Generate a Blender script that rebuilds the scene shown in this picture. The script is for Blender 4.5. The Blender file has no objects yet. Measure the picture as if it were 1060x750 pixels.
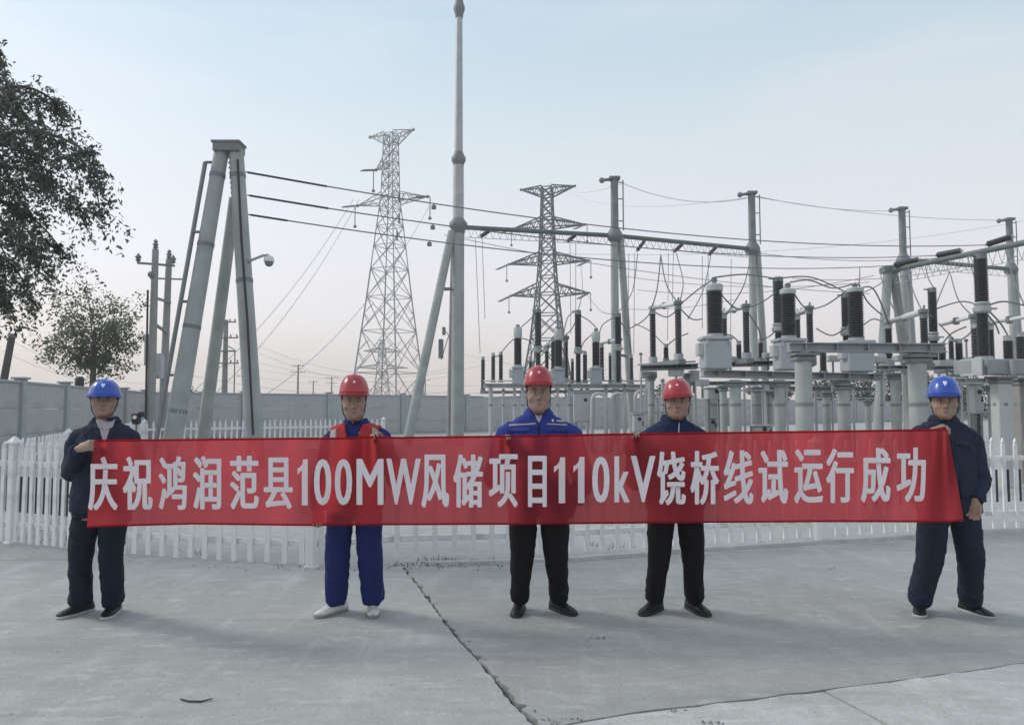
import bpy, bmesh, math, random
import numpy as np
from mathutils import Vector, Matrix
from mathutils.bvhtree import BVHTree
random.seed(7); RNG = np.random.default_rng(7)
S = bpy.context.scene
C = S.collection
R = math.radians

# ------------------------------------------------------------------ camera
FPX, CX, CY, HOR, CAMZ = 780.0, 530.0, 375.0, 422.0, 1.51
PITCH = math.atan((HOR - CY) / FPX)
cam_d = bpy.data.cameras.new('camera'); cam = bpy.data.objects.new('camera', cam_d); C.objects.link(cam)
cam.location = (0, 0, CAMZ); cam.rotation_euler = (R(90) + PITCH, 0, 0)
cam_d.sensor_width = 36; cam_d.lens = 36 * FPX / 1060; cam_d.clip_end = 6000; cam_d.clip_start = .05
S.camera = cam

# ------------------------------------------------------------------ light
SUN_EL, SUN_AZ = R(36), R(-74)          # azimuth measured from +Y towards +X
w = bpy.data.worlds.new('World'); S.world = w; w.use_nodes = True
nt = w.node_tree; N = nt.nodes; L = nt.links
for n in list(N): N.remove(n)
out = N.new('ShaderNodeOutputWorld'); bg = N.new('ShaderNodeBackground'); bg2 = N.new('ShaderNodeBackground'); add = N.new('ShaderNodeAddShader')
sky = N.new('ShaderNodeTexSky'); sky.sky_type = 'NISHITA'; sky.sun_disc = False
sky.sun_elevation = SUN_EL; sky.sun_rotation = SUN_AZ; sky.dust_density = 2.0; sky.air_density = 1.0
L.new(sky.outputs[0], bg.inputs[0]); bg.inputs[1].default_value = .06
tc = N.new('ShaderNodeTexCoord'); sp = N.new('ShaderNodeSeparateXYZ'); L.new(tc.outputs['Generated'], sp.inputs[0])
ramp = N.new('ShaderNodeValToRGB'); L.new(sp.outputs['Z'], ramp.inputs[0])
cr = ramp.color_ramp
cr.elements[0].position = 0.0; cr.elements[0].color = (.80, .67, .645, 1)
cr.elements[1].position = .60; cr.elements[1].color = (.48, .565, .66, 1)
for p, c in ((.10, (.815, .705, .685)), (.20, (.765, .715, .70)), (.33, (.645, .69, .685)), (.47, (.475, .60, .64))):
    e = cr.elements.new(p); e.color = (*c, 1)
# thin streaky veil of high cloud
mp = N.new('ShaderNodeMapping'); L.new(tc.outputs['Generated'], mp.inputs[0]); mp.inputs['Scale'].default_value = (1.2, 1.2, 6)
mp.inputs['Rotation'].default_value = (0, .12, 0)
cl = N.new('ShaderNodeTexNoise'); cl.inputs['Scale'].default_value = 2.2; cl.inputs['Detail'].default_value = 5; L.new(mp.outputs[0], cl.inputs[0])
cr2 = N.new('ShaderNodeMapRange'); cr2.inputs[1].default_value = .45; cr2.inputs[2].default_value = .75; cr2.inputs[3].default_value = 0; cr2.inputs[4].default_value = .55
L.new(cl.outputs[0], cr2.inputs[0])
mx = N.new('ShaderNodeMix'); mx.data_type = 'RGBA'; L.new(cr2.outputs[0], mx.inputs[0]); L.new(ramp.outputs[0], mx.inputs[6]); mx.inputs[7].default_value = (.74, .73, .74, 1)
L.new(mx.outputs[2], bg2.inputs[0]); bg2.inputs[1].default_value = .97
L.new(bg.outputs[0], add.inputs[0]); L.new(bg2.outputs[0], add.inputs[1]); L.new(add.outputs[0], out.inputs[0])
sl = bpy.data.lights.new('sun', 'SUN'); so = bpy.data.objects.new('sun', sl); C.objects.link(so)
sl.energy = 1.5; sl.angle = R(14); sl.color = (1, .95, .88)
sd = Vector((math.sin(SUN_AZ) * math.cos(SUN_EL), math.cos(SUN_AZ) * math.cos(SUN_EL), math.sin(SUN_EL)))
so.rotation_euler = (-sd).to_track_quat('-Z', 'Y').to_euler(); so.location = sd * 60
S.view_settings.view_transform = 'Standard'; S.view_settings.look = 'None'; S.view_settings.exposure = 0; S.view_settings.gamma = 1
S.render.engine = 'CYCLES'; S.cycles.max_bounces = 6; S.cycles.transparent_max_bounces = 8

# ------------------------------------------------------------------ helpers
def W(px, py, Y):
    """Point of the plane y = Y seen at photo pixel (px, py)."""
    a, b = (px - CX) / FPX, (CY - py) / FPX
    cp, s_ = math.cos(PITCH), math.sin(PITCH)
    d = Vector((a, cp - b * s_, s_ + b * cp)); t = Y / d.y
    return Vector((0, 0, CAMZ)) + d * t
def G(px, py, z=0.0):
    """Point of the plane z seen at photo pixel (px, py)."""
    a, b = (px - CX) / FPX, (CY - py) / FPX
    cp, s_ = math.cos(PITCH), math.sin(PITCH)
    d = Vector((a, cp - b * s_, s_ + b * cp)); t = (z - CAMZ) / d.z
    return Vector((0, 0, CAMZ)) + d * t
def zx(px, py, Y): return W(px, py, Y)

def mat(name, col, rough=.7, var=.12, scale=6, bump=.15, bscale=60, metal=0, coat=0, stain=None, spec=.5, sheen=0):
    m = bpy.data.materials.new(name); m.use_nodes = True
    n = m.node_tree.nodes; l = m.node_tree.links; b = n['Principled BSDF']
    b.inputs['Roughness'].default_value = rough; b.inputs['Metallic'].default_value = metal
    b.inputs['Specular IOR Level'].default_value = spec
    b.inputs['Coat Weight'].default_value = coat
    b.inputs['Sheen Weight'].default_value = sheen
    t = n.new('ShaderNodeTexCoord')
    nz = n.new('ShaderNodeTexNoise'); nz.inputs['Scale'].default_value = scale; nz.inputs['Detail'].default_value = 6; nz.inputs['Roughness'].default_value = .65
    l.new(t.outputs['Object'], nz.inputs[0])
    r = n.new('ShaderNodeMapRange'); r.inputs[1].default_value = .3; r.inputs[2].default_value = .7
    r.inputs[3].default_value = 1 - var; r.inputs[4].default_value = 1 + var; l.new(nz.outputs[0], r.inputs[0])
    mul = n.new('ShaderNodeMix'); mul.data_type = 'RGBA'; mul.blend_type = 'MULTIPLY'; mul.inputs[0].default_value = 1
    mul.inputs[6].default_value = (*col, 1); l.new(r.outputs[0], mul.inputs[7])
    src = mul.outputs[2]
    if stain:
        scol, ssc, lo, hi = stain
        n2 = n.new('ShaderNodeTexNoise'); n2.inputs['Scale'].default_value = ssc; n2.inputs['Detail'].default_value = 7; l.new(t.outputs['Object'], n2.inputs[0])
        r2 = n.new('ShaderNodeMapRange'); r2.inputs[1].default_value = lo; r2.inputs[2].default_value = hi; l.new(n2.outputs[0], r2.inputs[0])
        m2 = n.new('ShaderNodeMix'); m2.data_type = 'RGBA'; l.new(r2.outputs[0], m2.inputs[0]); l.new(src, m2.inputs[6]); m2.inputs[7].default_value = (*scol, 1)
        src = m2.outputs[2]
    l.new(src, b.inputs['Base Color'])
    if bump:
        nb = n.new('ShaderNodeTexNoise'); nb.inputs['Scale'].default_value = bscale; nb.inputs['Detail'].default_value = 4; l.new(t.outputs['Object'], nb.inputs[0])
        bp = n.new('ShaderNodeBump'); bp.inputs['Strength'].default_value = bump; bp.inputs['Distance'].default_value = .01
        l.new(nb.outputs[0], bp.inputs['Height']); l.new(bp.outputs[0], b.inputs['Normal'])
    return m

def tag(o, label=None, cat=None, group=None, kind=None):
    if label: o['label'] = label
    if cat: o['category'] = cat
    if group: o['group'] = group
    if kind: o['kind'] = kind
    return o
def thing(name, loc, label, cat, group=None):
    o = bpy.data.objects.new(name, None); C.objects.link(o); o.location = loc; o.empty_display_size = .1
    return tag(o, label, cat, group)
def wloc(o):
    v = Vector((0, 0, 0))
    while o is not None: v += Vector(o.location); o = o.parent
    return v
def copy_tree(o, parent=None):
    c = o.copy(); C.objects.link(c)
    if parent is not None: c.parent = parent
    for ch in list(o.children): copy_tree(ch, c)
    return c

class MB:
    """Collects shapes in world space (or local space of a thing at the origin) and links them as one mesh object."""
    def __init__(s): s.v = []; s.f = []; s.mi = []; s.cur = 0
    def add(s, vs, fs):
        o = len(s.v); s.v += [tuple(v) for v in vs]; s.f += [tuple(i + o for i in f) for f in fs]; s.mi += [s.cur] * len(fs); return s
    def box(s, c, size, M=None, taper=1.0, bev=0):
        hx, hy, hz = size[0] / 2, size[1] / 2, size[2] / 2; c = Vector(c)
        if bev:
            pr = []
            for z, k in ((-hz, bev), (-hz + bev, 0), (hz - bev, 0), (hz, bev)):
                ax, ay = hx - k, hy - k; q = bev
                pr.append([(ax, -ay + q, z), (ax, ay - q, z), (ax - q, ay, z), (-ax + q, ay, z), (-ax, ay - q, z), (-ax, -ay + q, z), (-ax + q, -ay, z), (ax - q, -ay, z)])
            vs = [Vector(p) for r_ in pr for p in r_]
            fs = [tuple(reversed(range(8))), tuple(range(24, 32))]
            for k in range(3):
                for i in range(8): fs.append((k * 8 + i, k * 8 + (i + 1) % 8, k * 8 + 8 + (i + 1) % 8, k * 8 + 8 + i))
        else:
            vs = [Vector((x * hx * (taper if z > 0 else 1), y * hy * (taper if z > 0 else 1), z * hz)) for z in (-1, 1) for y in (-1, 1) for x in (-1, 1)]
            fs = [(0, 2, 3, 1), (4, 5, 7, 6), (0, 1, 5, 4), (2, 6, 7, 3), (0, 4, 6, 2), (1, 3, 7, 5)]
        if M is not None: vs = [M @ v for v in vs]
        return s.add([v + c for v in vs], fs)
    def frame(s, d):
        d = d.normalized(); up = Vector((0, 0, 1)) if abs(d.z) < .95 else Vector((0, 1, 0))
        u = d.cross(up).normalized(); return u, d.cross(u).normalized()
    def cyl(s, p0, p1, r0, r1=None, n=10):
        p0, p1 = Vector(p0), Vector(p1); r1 = r0 if r1 is None else r1
        u, v = s.frame(p1 - p0); vs = []
        for p, r in ((p0, r0), (p1, r1)):
            for i in range(n):
                a = 2 * math.pi * i / n + (math.pi / 4 if n == 4 else 0); vs.append(p + u * (r * math.cos(a)) + v * (r * math.sin(a)))
        fs = [(i, i + n, (i + 1) % n + n, (i + 1) % n) for i in range(n)] + [tuple(range(n)), tuple(range(2 * n - 1, n - 1, -1))]
        return s.add(vs, fs)
    def tube(s, pts, rad, n=8, ell=None, upv=None, power=2.0):
        """Tube through pts; rad per point (number or (ra, rb)); parallel frames; closed ends."""
        pts = [Vector(p) for p in pts]; m = len(pts)
        if not isinstance(rad, (list, tuple)): rad = [rad] * m
        T = [((pts[min(i + 1, m - 1)] - pts[max(i - 1, 0)]).normalized()) for i in range(m)]
        if upv is None: u, v = s.frame(T[0])
        else:
            u = Vector(upv); u = (u - T[0] * u.dot(T[0])).normalized(); v = T[0].cross(u)
        vs = []
        for i in range(m):
            u = (u - T[i] * u.dot(T[i])).normalized(); v = T[i].cross(u)
            ra, rb = rad[i] if isinstance(rad[i], (list, tuple)) else (rad[i], rad[i])
            for k in range(n):
                a = 2 * math.pi * k / n; c, si = math.cos(a), math.sin(a)
                if power != 2.0:
                    c = math.copysign(abs(c) ** (2 / power), c); si = math.copysign(abs(si) ** (2 / power), si)
                vs.append(pts[i] + u * (ra * c) + v * (rb * si))
        fs = [(j * n + k, j * n + (k + 1) % n, (j + 1) * n + (k + 1) % n, (j + 1) * n + k) for j in range(m - 1) for k in range(n)]
        fs += [tuple(reversed(range(n))), tuple(range((m - 1) * n, m * n))]
        return s.add(vs, fs)
    def lathe(s, prof, o=(0, 0, 0), n=14, axis=None):
        """prof: (r, z) pairs from bottom to top, about a vertical axis (or from o along axis)."""
        o = Vector(o); vs = []
        if axis is None: u, v, d = Vector((1, 0, 0)), Vector((0, 1, 0)), Vector((0, 0, 1))
        else: d = Vector(axis).normalized(); u, v = s.frame(d); v = d.cross(u)
        for r, z in prof:
            for k in range(n):
                a = 2 * math.pi * k / n; vs.append(o + u * (r * math.cos(a)) + v * (r * math.sin(a)) + d * z)
        m = len(prof)
        fs = [(j * n + k, j * n + (k + 1) % n, (j + 1) * n + (k + 1) % n, (j + 1) * n + k) for j in range(m - 1) for k in range(n)]
        fs += [tuple(reversed(range(n))), tuple(range((m - 1) * n, m * n))]
        return s.add(vs, fs)
    def sphere(s, c, r, n=12, m=8):
        rx, ry, rz = r if isinstance(r, (tuple, list)) else (r, r, r); c = Vector(c); vs = []; fs = []
        for j in range(1, m):
            t = math.pi * j / m
            for k in range(n):
                a = 2 * math.pi * k / n; vs.append(c + Vector((rx * math.sin(t) * math.cos(a), ry * math.sin(t) * math.sin(a), -rz * math.cos(t))))
        for j in range(m - 2):
            for k in range(n): fs.append((j * n + k, j * n + (k + 1) % n, (j + 1) * n + (k + 1) % n, (j + 1) * n + k))
        b = len(vs); vs += [c - Vector((0, 0, rz)), c + Vector((0, 0, rz))]
        for k in range(n): fs.append((b, (k + 1) % n, k)); fs.append((b + 1, (m - 2) * n + k, (m - 2) * n + (k + 1) % n))
        return s.add(vs, fs)
    def mesh(s, name, off=Vector((0, 0, 0))):
        me = bpy.data.meshes.new(name); me.from_pydata([(v[0] - off.x, v[1] - off.y, v[2] - off.z) for v in s.v], [], s.f); me.update(); return me
    def build(s, name, m, parent=None, smooth=False, label=None, off=None, kind=None):
        o_ = wloc(parent) if (parent is not None and off is None) else (off or Vector((0, 0, 0)))
        me = s.mesh(name, o_)
        for mm in (m if isinstance(m, list) else [m]): me.materials.append(mm)
        if isinstance(m, list): me.polygons.foreach_set('material_index', s.mi)
        if smooth: me.polygons.foreach_set('use_smooth', [True] * len(me.polygons)); 
        if smooth == 'auto':
            me.set_sharp_from_angle(angle=R(40))
        ob = bpy.data.objects.new(name, me); C.objects.link(ob)
        if parent is not None: ob.parent = parent
        else: ob.location = off or (0, 0, 0)
        if label: ob['label'] = label
        if kind: ob['kind'] = kind
        return ob

# ------------------------------------------------------------------ materials
M = {}
M['concrete_pole'] = mat('concrete_pole', (.34, .37, .355), .8, .16, 1.3, .12, 30, stain=((.25, .27, .26), 1.1, .55, .85))
M['galv'] = mat('galvanised_steel', (.40, .42, .425), .5, .12, 3, .05, 40, metal=.25)
M['pylon_dark'] = mat('pylon_steel_weathered', (.12, .135, .14), .6, .12, .6, 0)
M['galv_dark'] = mat('weathered_steel', (.19, .215, .215), .6, .15, 3, .08, 40, metal=.2)
M['pylon'] = mat('pylon_steel', (.36, .38, .40), .6, .12, .6, 0)
M['beam_green'] = mat('gantry_beam_paint', (.12, .15, .138), .6, .15, 2, .05, 30)
M['paint_grey'] = mat('grey_equipment_paint', (.36, .395, .41), .45, .06, 2.5, .03, 30, stain=((.30, .31, .30), 2, .6, .85))
M['frame_grey'] = mat('frame_steel', (.30, .325, .33), .55, .12, 3, .05, 40, metal=.15, stain=((.21, .21, .20), 2.5, .55, .8))
M['white_steel'] = mat('pale_steel', (.44, .465, .46), .5, .08, 3, .05, 30, stain=((.38, .37, .35), 2, .6, .85))
M['porcelain'] = mat('dark_insulator', (.030, .032, .036), .32, .2, 4, 0, coat=.15)
M['porcelain_green'] = mat('dark_green_insulator', (.035, .055, .048), .35, .2, 4, 0, coat=.15)
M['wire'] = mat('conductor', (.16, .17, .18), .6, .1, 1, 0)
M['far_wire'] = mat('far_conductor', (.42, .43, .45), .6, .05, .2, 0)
M['black'] = mat('black_plastic', (.02, .02, .022), .5, .1, 8, 0)
M['white_plastic'] = mat('white_plastic', (.70, .71, .71), .4, .05, 5, 0)
M['pvc'] = mat('white_pvc', (.76, .77, .77), .42, .06, 3, .04, 20, stain=((.40, .40, .37), 4.5, .50, .78))
M['wall'] = mat('precast_wall', (.42, .435, .43), .85, .12, 1.0, .25, 25, stain=((.22, .24, .24), .9, .52, .8))
M['wall_post'] = mat('precast_post', (.37, .40, .405), .85, .10, 1.5, .2, 25, stain=((.26, .27, .27), 1.2, .55, .8))
M['bark'] = mat('bark', (.10, .085, .07), .9, .3, 4, .6, 18)
M['wood_pole'] = mat('weathered_pole', (.27, .27, .26), .85, .15, 2, .2, 18)
M['dark_pole'] = mat('dark_pole', (.09, .085, .08), .85, .15, 2, .2, 18)

def leafmat(name, col):
    m = bpy.data.materials.new(name); m.use_nodes = True; n = m.node_tree.nodes; l = m.node_tree.links
    b = n['Principled BSDF']; b.inputs['Roughness'].default_value = .6; b.inputs['Specular IOR Level'].default_value = .3
    g = n.new('ShaderNodeNewGeometry'); r = n.new('ShaderNodeMapRange'); r.inputs[3].default_value = .55; r.inputs[4].default_value = 1.5
    l.new(g.outputs['Random Per Island'], r.inputs[0])
    mm = n.new('ShaderNodeMix'); mm.data_type = 'RGBA'; mm.blend_type = 'MULTIPLY'; mm.inputs[0].default_value = 1; mm.inputs[6].default_value = (*col, 1); l.new(r.outputs[0], mm.inputs[7])
    l.new(mm.outputs[2], b.inputs['Base Color'])
    tr = n.new('ShaderNodeBsdfTranslucent'); l.new(mm.outputs[2], tr.inputs[0]); ms = n.new('ShaderNodeMixShader'); ms.inputs[0].default_value = .65
    l.new(b.outputs[0], ms.inputs[1]); l.new(tr.outputs[0], ms.inputs[2]); l.new(ms.outputs[0], n['Material Output'].inputs[0])
    return m
M['leaf_near'] = leafmat('leaf_near', (.12, .135, .115)); M['leaf_mid'] = leafmat('leaf_mid', (.105, .13, .085)); M['leaf_far'] = leafmat('leaf_far', (.05, .075, .05))
# ------------------------------------------------------------------ ground
def concrete(name, col, dark, light):
    m = bpy.data.materials.new(name); m.use_nodes = True; n = m.node_tree.nodes; l = m.node_tree.links; b = n['Principled BSDF']
    b.inputs['Roughness'].default_value = .82; b.inputs['Specular IOR Level'].default_value = .35
    t = n.new('ShaderNodeTexCoord')
    def noise(sc, det=6, st=None, ro=.6):
        x = n.new('ShaderNodeTexNoise'); x.inputs['Scale'].default_value = sc; x.inputs['Detail'].default_value = det; x.inputs['Roughness'].default_value = ro
        if st:
            mm = n.new('ShaderNodeMapping'); mm.inputs['Scale'].default_value = st[0]; mm.inputs['Rotation'].default_value = (0, 0, st[1]); l.new(t.outputs['Object'], mm.inputs[0]); l.new(mm.outputs[0], x.inputs[0])
        else: l.new(t.outputs['Object'], x.inputs[0])
        return x.outputs[0]
    def mixc(fac, a, bcol, lo, hi, amt):
        r = n.new('ShaderNodeMapRange'); r.inputs[1].default_value = lo; r.inputs[2].default_value = hi; r.inputs[4].default_value = amt; l.new(fac, r.inputs[0])
        x = n.new('ShaderNodeMix'); x.data_type = 'RGBA'; l.new(r.outputs[0], x.inputs[0])
        if isinstance(a, tuple): x.inputs[6].default_value = (*a, 1)
        else: l.new(a, x.inputs[6])
        x.inputs[7].default_value = (*bcol, 1); return x.outputs[2]
    c = mixc(noise(.55, 8), col, dark, .42, .70, .5)                       # broad damp and dusty areas
    c = mixc(noise(2.6, 8, ((1, .45, 1), .5)), c, light, .50, .72, .55)     # pale trowel patches
    c = mixc(noise(1.3, 7, ((.25, 2.2, 1), -.55)), c, dark, .54, .72, .6)   # dragged dirt, tyre smears
    c = mixc(noise(2.1, 7, ((2.4, .3, 1), .25)), c, light, .56, .72, .5)
    c = mixc(noise(7, 8, ((.5, 1.3, 1), .2), .75), c, dark, .46, .74, .55)     # mottling
    c = mixc(noise(5, 8, ((.6, 1.6, 1), -.3), .7), c, light, .54, .70, .8)
    c = mixc(noise(24, 6, None, .8), c, dark, .52, .75, .6)
    c = mixc(noise(16, 5, ((1, .6, 1), .8), .8), c, light, .58, .72, .8)     # chalky scuffs
    c = mixc(noise(60, 4), c, dark, .52, .70, .6)                           # grit
    c = mixc(noise(150, 3), c, light, .55, .75, .55)
    c = mixc(noise(.9, 9, ((1, 1, 1), 1.1), .8), c, tuple(v * .8 for v in dark), .60, .72, .5)   # old spills
    l.new(c, b.inputs['Base Color'])
    nb = n.new('ShaderNodeTexNoise'); nb.inputs['Scale'].default_value = 38; nb.inputs['Detail'].default_value = 8; l.new(t.outputs['Object'], nb.inputs[0])
    bp = n.new('ShaderNodeBump'); bp.inputs['Strength'].default_value = .4; bp.inputs['Distance'].default_value = .010; l.new(nb.outputs[0], bp.inputs['Height']); l.new(bp.outputs[0], b.inputs['Normal'])
    return m
M['slab_left'] = concrete('slab_concrete_pale', (.405, .414, .392), (.262, .270, .254), (.555, .564, .538))
M['slab_right'] = concrete('slab_concrete_warm', (.362, .367, .349), (.245, .250, .237), (.485, .490, .465))
M['slab_front'] = concrete('slab_concrete_front', (.490, .501, .476), (.300, .308, .291), (.650, .661, .630))
M['yard'] = concrete('yard_concrete', (.42, .43, .41), (.27, .28, .265), (.52, .53, .51))
M['soil'] = mat('soil', (.07, .068, .062), .95, .35, 1.5, .6, 25)
M['field'] = mat('field', (.13, .14, .09), .95, .3, .06, .3, 2)
M['crumb'] = mat('crumb', (.21, .21, .20), .9, .4, 9, .4, 30)

g = MB(); g.add([(-680, -40, -.09), (680, -40, -.09), (680, 690, -.09), (-680, 690, -.09)], [(0, 1, 2, 3)])
tag(g.build('ground', M['soil']), kind='structure')
g = MB()
yp = [Vector((-17.6, 35.7, 0)), Vector((-12.5, 12, 0))] + [G(*p) + Vector((0, -.10, 0)) for p in ((-420, 542), (-60, 560), (0, 567), (60, 577), (130, 586), (250, 592), (330, 593), (414, 587), (500, 586), (600, 580), (720, 572), (900, 561), (1060, 551), (1300, 540))] + [Vector((45, 14, 0)), Vector((75, 112, 0))]
g.add([(p.x, p.y, -.018) for p in yp], [tuple(range(len(yp)))])
tag(g.build('yard_paving', M['yard']), kind='structure')
g = MB(); g.add([(-670, 40, -.075), (670, 40, -.075), (670, 680, -.075), (-670, 680, -.075)], [(0, 1, 2, 3)])
tag(g.build('field', M['field']), kind='structure')

def rough(pts, step, amp, seed):
    rr = random.Random(seed); o = []
    for a, b in zip(pts, pts[1:]):
        d = (b - a); k = max(1, int(d.length / step)); nrm = Vector((-d.y, d.x, 0)).normalized() if d.length > 0 else Vector()
        for i in range(k):
            o.append(a + d * (i / k) + nrm * (rr.uniform(-amp, amp) if 0 < i else 0))
    o.append(pts[-1]); return o
def shift(pts, dx): return [p + Vector((dx(i / (len(pts) - 1)), 0, 0)) for i, p in enumerate(pts)]
crack_px = [(414, 582), (421, 592), (433, 606), (450, 629), (470, 655), (486, 673), (503, 692), (519, 711), (531, 727), (546, 740), (560, 756)]
crack = [G(*p) for p in crack_px]
tail = [crack[-1] + (crack[-1] - crack[5]).normalized() * d for d in (.35, .9, 2.2)]
cl_ = rough(crack, .05, .009, 3); cr_ = rough(crack, .04, .014, 4)
n_ = len(cl_); cl_ = [p - Vector((.006 + .009 * (i / n_), 0, 0)) for i, p in enumerate(cl_)]
n_ = len(cr_); cr_ = [p + Vector((.007 + .014 * (i / n_) ** 2 + (.028 if random.random() < .12 else 0), 0, 0)) for i, p in enumerate(cr_)]
edgeL = [G(*p) for p in ((-420, 540), (-60, 560), (0, 567), (60, 577), (130, 586), (250, 592), (330, 594), (400, 589))]
edgeR = [G(*p) for p in ((426, 589), (455, 587), (500, 588), (545, 583), (600, 581), (660, 577), (720, 572), (800, 568), (900, 561), (1060, 551), (1300, 540))]
joint = [G(*p) for p in ((584, 750), (612, 744.5), (650, 738), (700, 732), (760, 725), (850, 714), (905, 707), (960, 700), (1060, 686), (1300, 652))]
joint2 = [G(*p) for p in ((853, 714.6), (880, 729), (925, 753), (1100, 850))]
def slab(pts, m, top=0.0, th=.07):
    bm = bmesh.new(); vs = [bm.verts.new((p.x, p.y, top)) for p in pts]; f = bm.faces.new(vs)
    if f.normal.z < 0: f.normal_flip()
    r = bmesh.ops.extrude_face_region(bm, geom=[f]); bmesh.ops.translate(bm, vec=(0, 0, -th), verts=[v for v in r['geom'] if isinstance(v, bmesh.types.BMVert)])
    bmesh.ops.recalc_face_normals(bm, faces=bm.faces); bmesh.ops.triangulate(bm, faces=[q for q in bm.faces if len(q.verts) > 4])
    me = bpy.data.meshes.new('concrete_slab'); bm.to_mesh(me); bm.free(); me.materials.append(m)
    o = bpy.data.objects.new('concrete_slab', me); C.objects.link(o); return tag(o, kind='structure')
jl = rough(joint, .09, .008, 8); jl2 = rough(joint, .09, .012, 9)
# left slab: fence edge, crack, then round behind the camera
slab(rough(edgeL, .12, .02, 1) + cl_ + [t_ - Vector((.015, 0, 0)) for t_ in tail] + [Vector((1.0, -6, 0)), Vector((-12, -6, 0)), Vector((-16, 4, 0))], M['slab_left'])
slab(list(reversed(cr_)) + rough(edgeR, .12, .025, 2) + [Vector((12, 7.5, 0))] + list(reversed([p + Vector((0, .008, 0)) for p in jl])), M['slab_right'])
j2a = rough(joint2, .1, .006, 12)
iX = min(range(len(jl2)), key=lambda i: (jl2[i] - j2a[0]).length)
slab([p - Vector((0, .008, 0)) for p in jl2[:iX]] + [j2a[0] - Vector((.006, .008, 0))] + [p - Vector((.006, .004, 0)) for p in j2a[1:]] + [Vector((2.0, -6, 0))] + list(reversed([t_ + Vector((.02, 0, 0)) for t_ in tail])), M['slab_front'], top=-.002)
slab([p - Vector((0, .008, 0)) for p in jl2[iX + 1:]] + [Vector((12, -6, 0)), Vector((2.6, -6, 0))] + list(reversed([p + Vector((.008, -.004, 0)) for p in j2a])), M['slab_front'], top=.002)

# low broken concrete strip the fence stands on
kb = MB()
for run in ([(440, 583), (545, 581), (600, 578), (720, 569), (860, 560), (1060, 548), (1240, 538)],):
    ps = rough([G(*p) for p in run], .25, .02, 21)
    for a, b in zip(ps, ps[1:]):
        d = (b - a); n2 = Vector((-d.y, d.x, 0)).normalized() * .05; h = .022
        kb.add([a - n2 + Vector((0, 0, -.05)), b - n2 + Vector((0, 0, -.05)), b + n2 + Vector((0, 0, -.05)), a + n2 + Vector((0, 0, -.05)),
                a - n2 * .7 + Vector((0, 0, h)), b - n2 * .7 + Vector((0, 0, h)), b + n2 + Vector((0, 0, h)), a + n2 + Vector((0, 0, h))],
               [(4, 5, 6, 7), (0, 1, 5, 4), (2, 3, 7, 6), (0, 4, 7, 3), (1, 2, 6, 5)])
tag(kb.build('kerb_strip', M['slab_front']), kind='structure')

# crumbs and weeds in the crack and along the fence foot
cb = MB(); rr = random.Random(31)
def crumb(p, s):
    M_ = Matrix.Rotation(rr.uniform(0, 6.3), 3, 'Z') @ Matrix.Rotation(rr.uniform(0, 6.3), 3, 'X')
    cb.box(p + Vector((0, 0, s * .3)), (s, s * rr.uniform(.5, .9), s * rr.uniform(.35, .7)), M_, taper=rr.uniform(.4, .9))
for p, q in zip(crack, crack[1:]):
    for _ in range(16): crumb(p.lerp(q, rr.random()) + Vector((rr.gauss(.015, .025), rr.gauss(0, .01), rr.choice((0, -.05, -.06, -.06)))), rr.uniform(.004, .014))
for _ in range(90):
    a = G(rr.uniform(415, 520), rr.gauss(584, 2.5)); crumb(a, rr.uniform(.004, .018))
for _ in range(150):
    px = rr.uniform(-40, 1080); py = np.interp(px, [0, 130, 330, 420, 560, 720, 1060], [566, 583, 590, 586, 582, 571, 550]) + rr.gauss(-1, 2.2); crumb(G(px, py, -.01), rr.uniform(.004, .016))
for _ in range(150): crumb(G(rr.uniform(0, 1060), rr.uniform(600, 750)), rr.uniform(.003, .007))
for px, py in ((620, 660), (612, 661), (858, 589), (862, 589), (560, 745), (575, 748), (590, 744), (700, 735), (740, 748), (730, 747)):
    for _ in range(8): crumb(G(px + rr.gauss(0, 5), py + rr.gauss(0, 1.0)), rr.uniform(.004, .012))
tag(cb.build('crumbs', M['crumb']), kind='stuff')
# fallen twig on the concrete
tw = MB(); tw.tube([G(187, 723, .006), G(195, 725.2, .006), G(208, 725.5, .007), G(220, 722.5, .008)], [.004, .0045, .005, .003], 6)
tag(tw.build('twig', mat('twig', (.05, .055, .045), .8)), 'small dark bent twig lying on the bare concrete', 'twig')
gr = MB()
for px, py, k in ((462, 581, 24), (445, 583, 16), (498, 583, 10), (405, 587, 14), (305, 588, 8), (640, 566, 20), (615, 565, 16), (210, 574, 6), (52, 560, 14), (62, 561, 10)):
    for _ in range(k):
        b = G(px + rr.gauss(0, 8), py + rr.gauss(0, 1.2), -.01); h = rr.uniform(.02, .075); t_ = b + Vector((rr.gauss(0, .04), rr.gauss(0, .03), h)); s_ = Vector((.004, .002, 0))
        gr.add([b - s_, b + s_, t_], [(0, 1, 2)])
tag(gr.build('weeds', mat('weeds', (.085, .09, .065), .9, .4, 9, 0)), kind='stuff')

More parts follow.
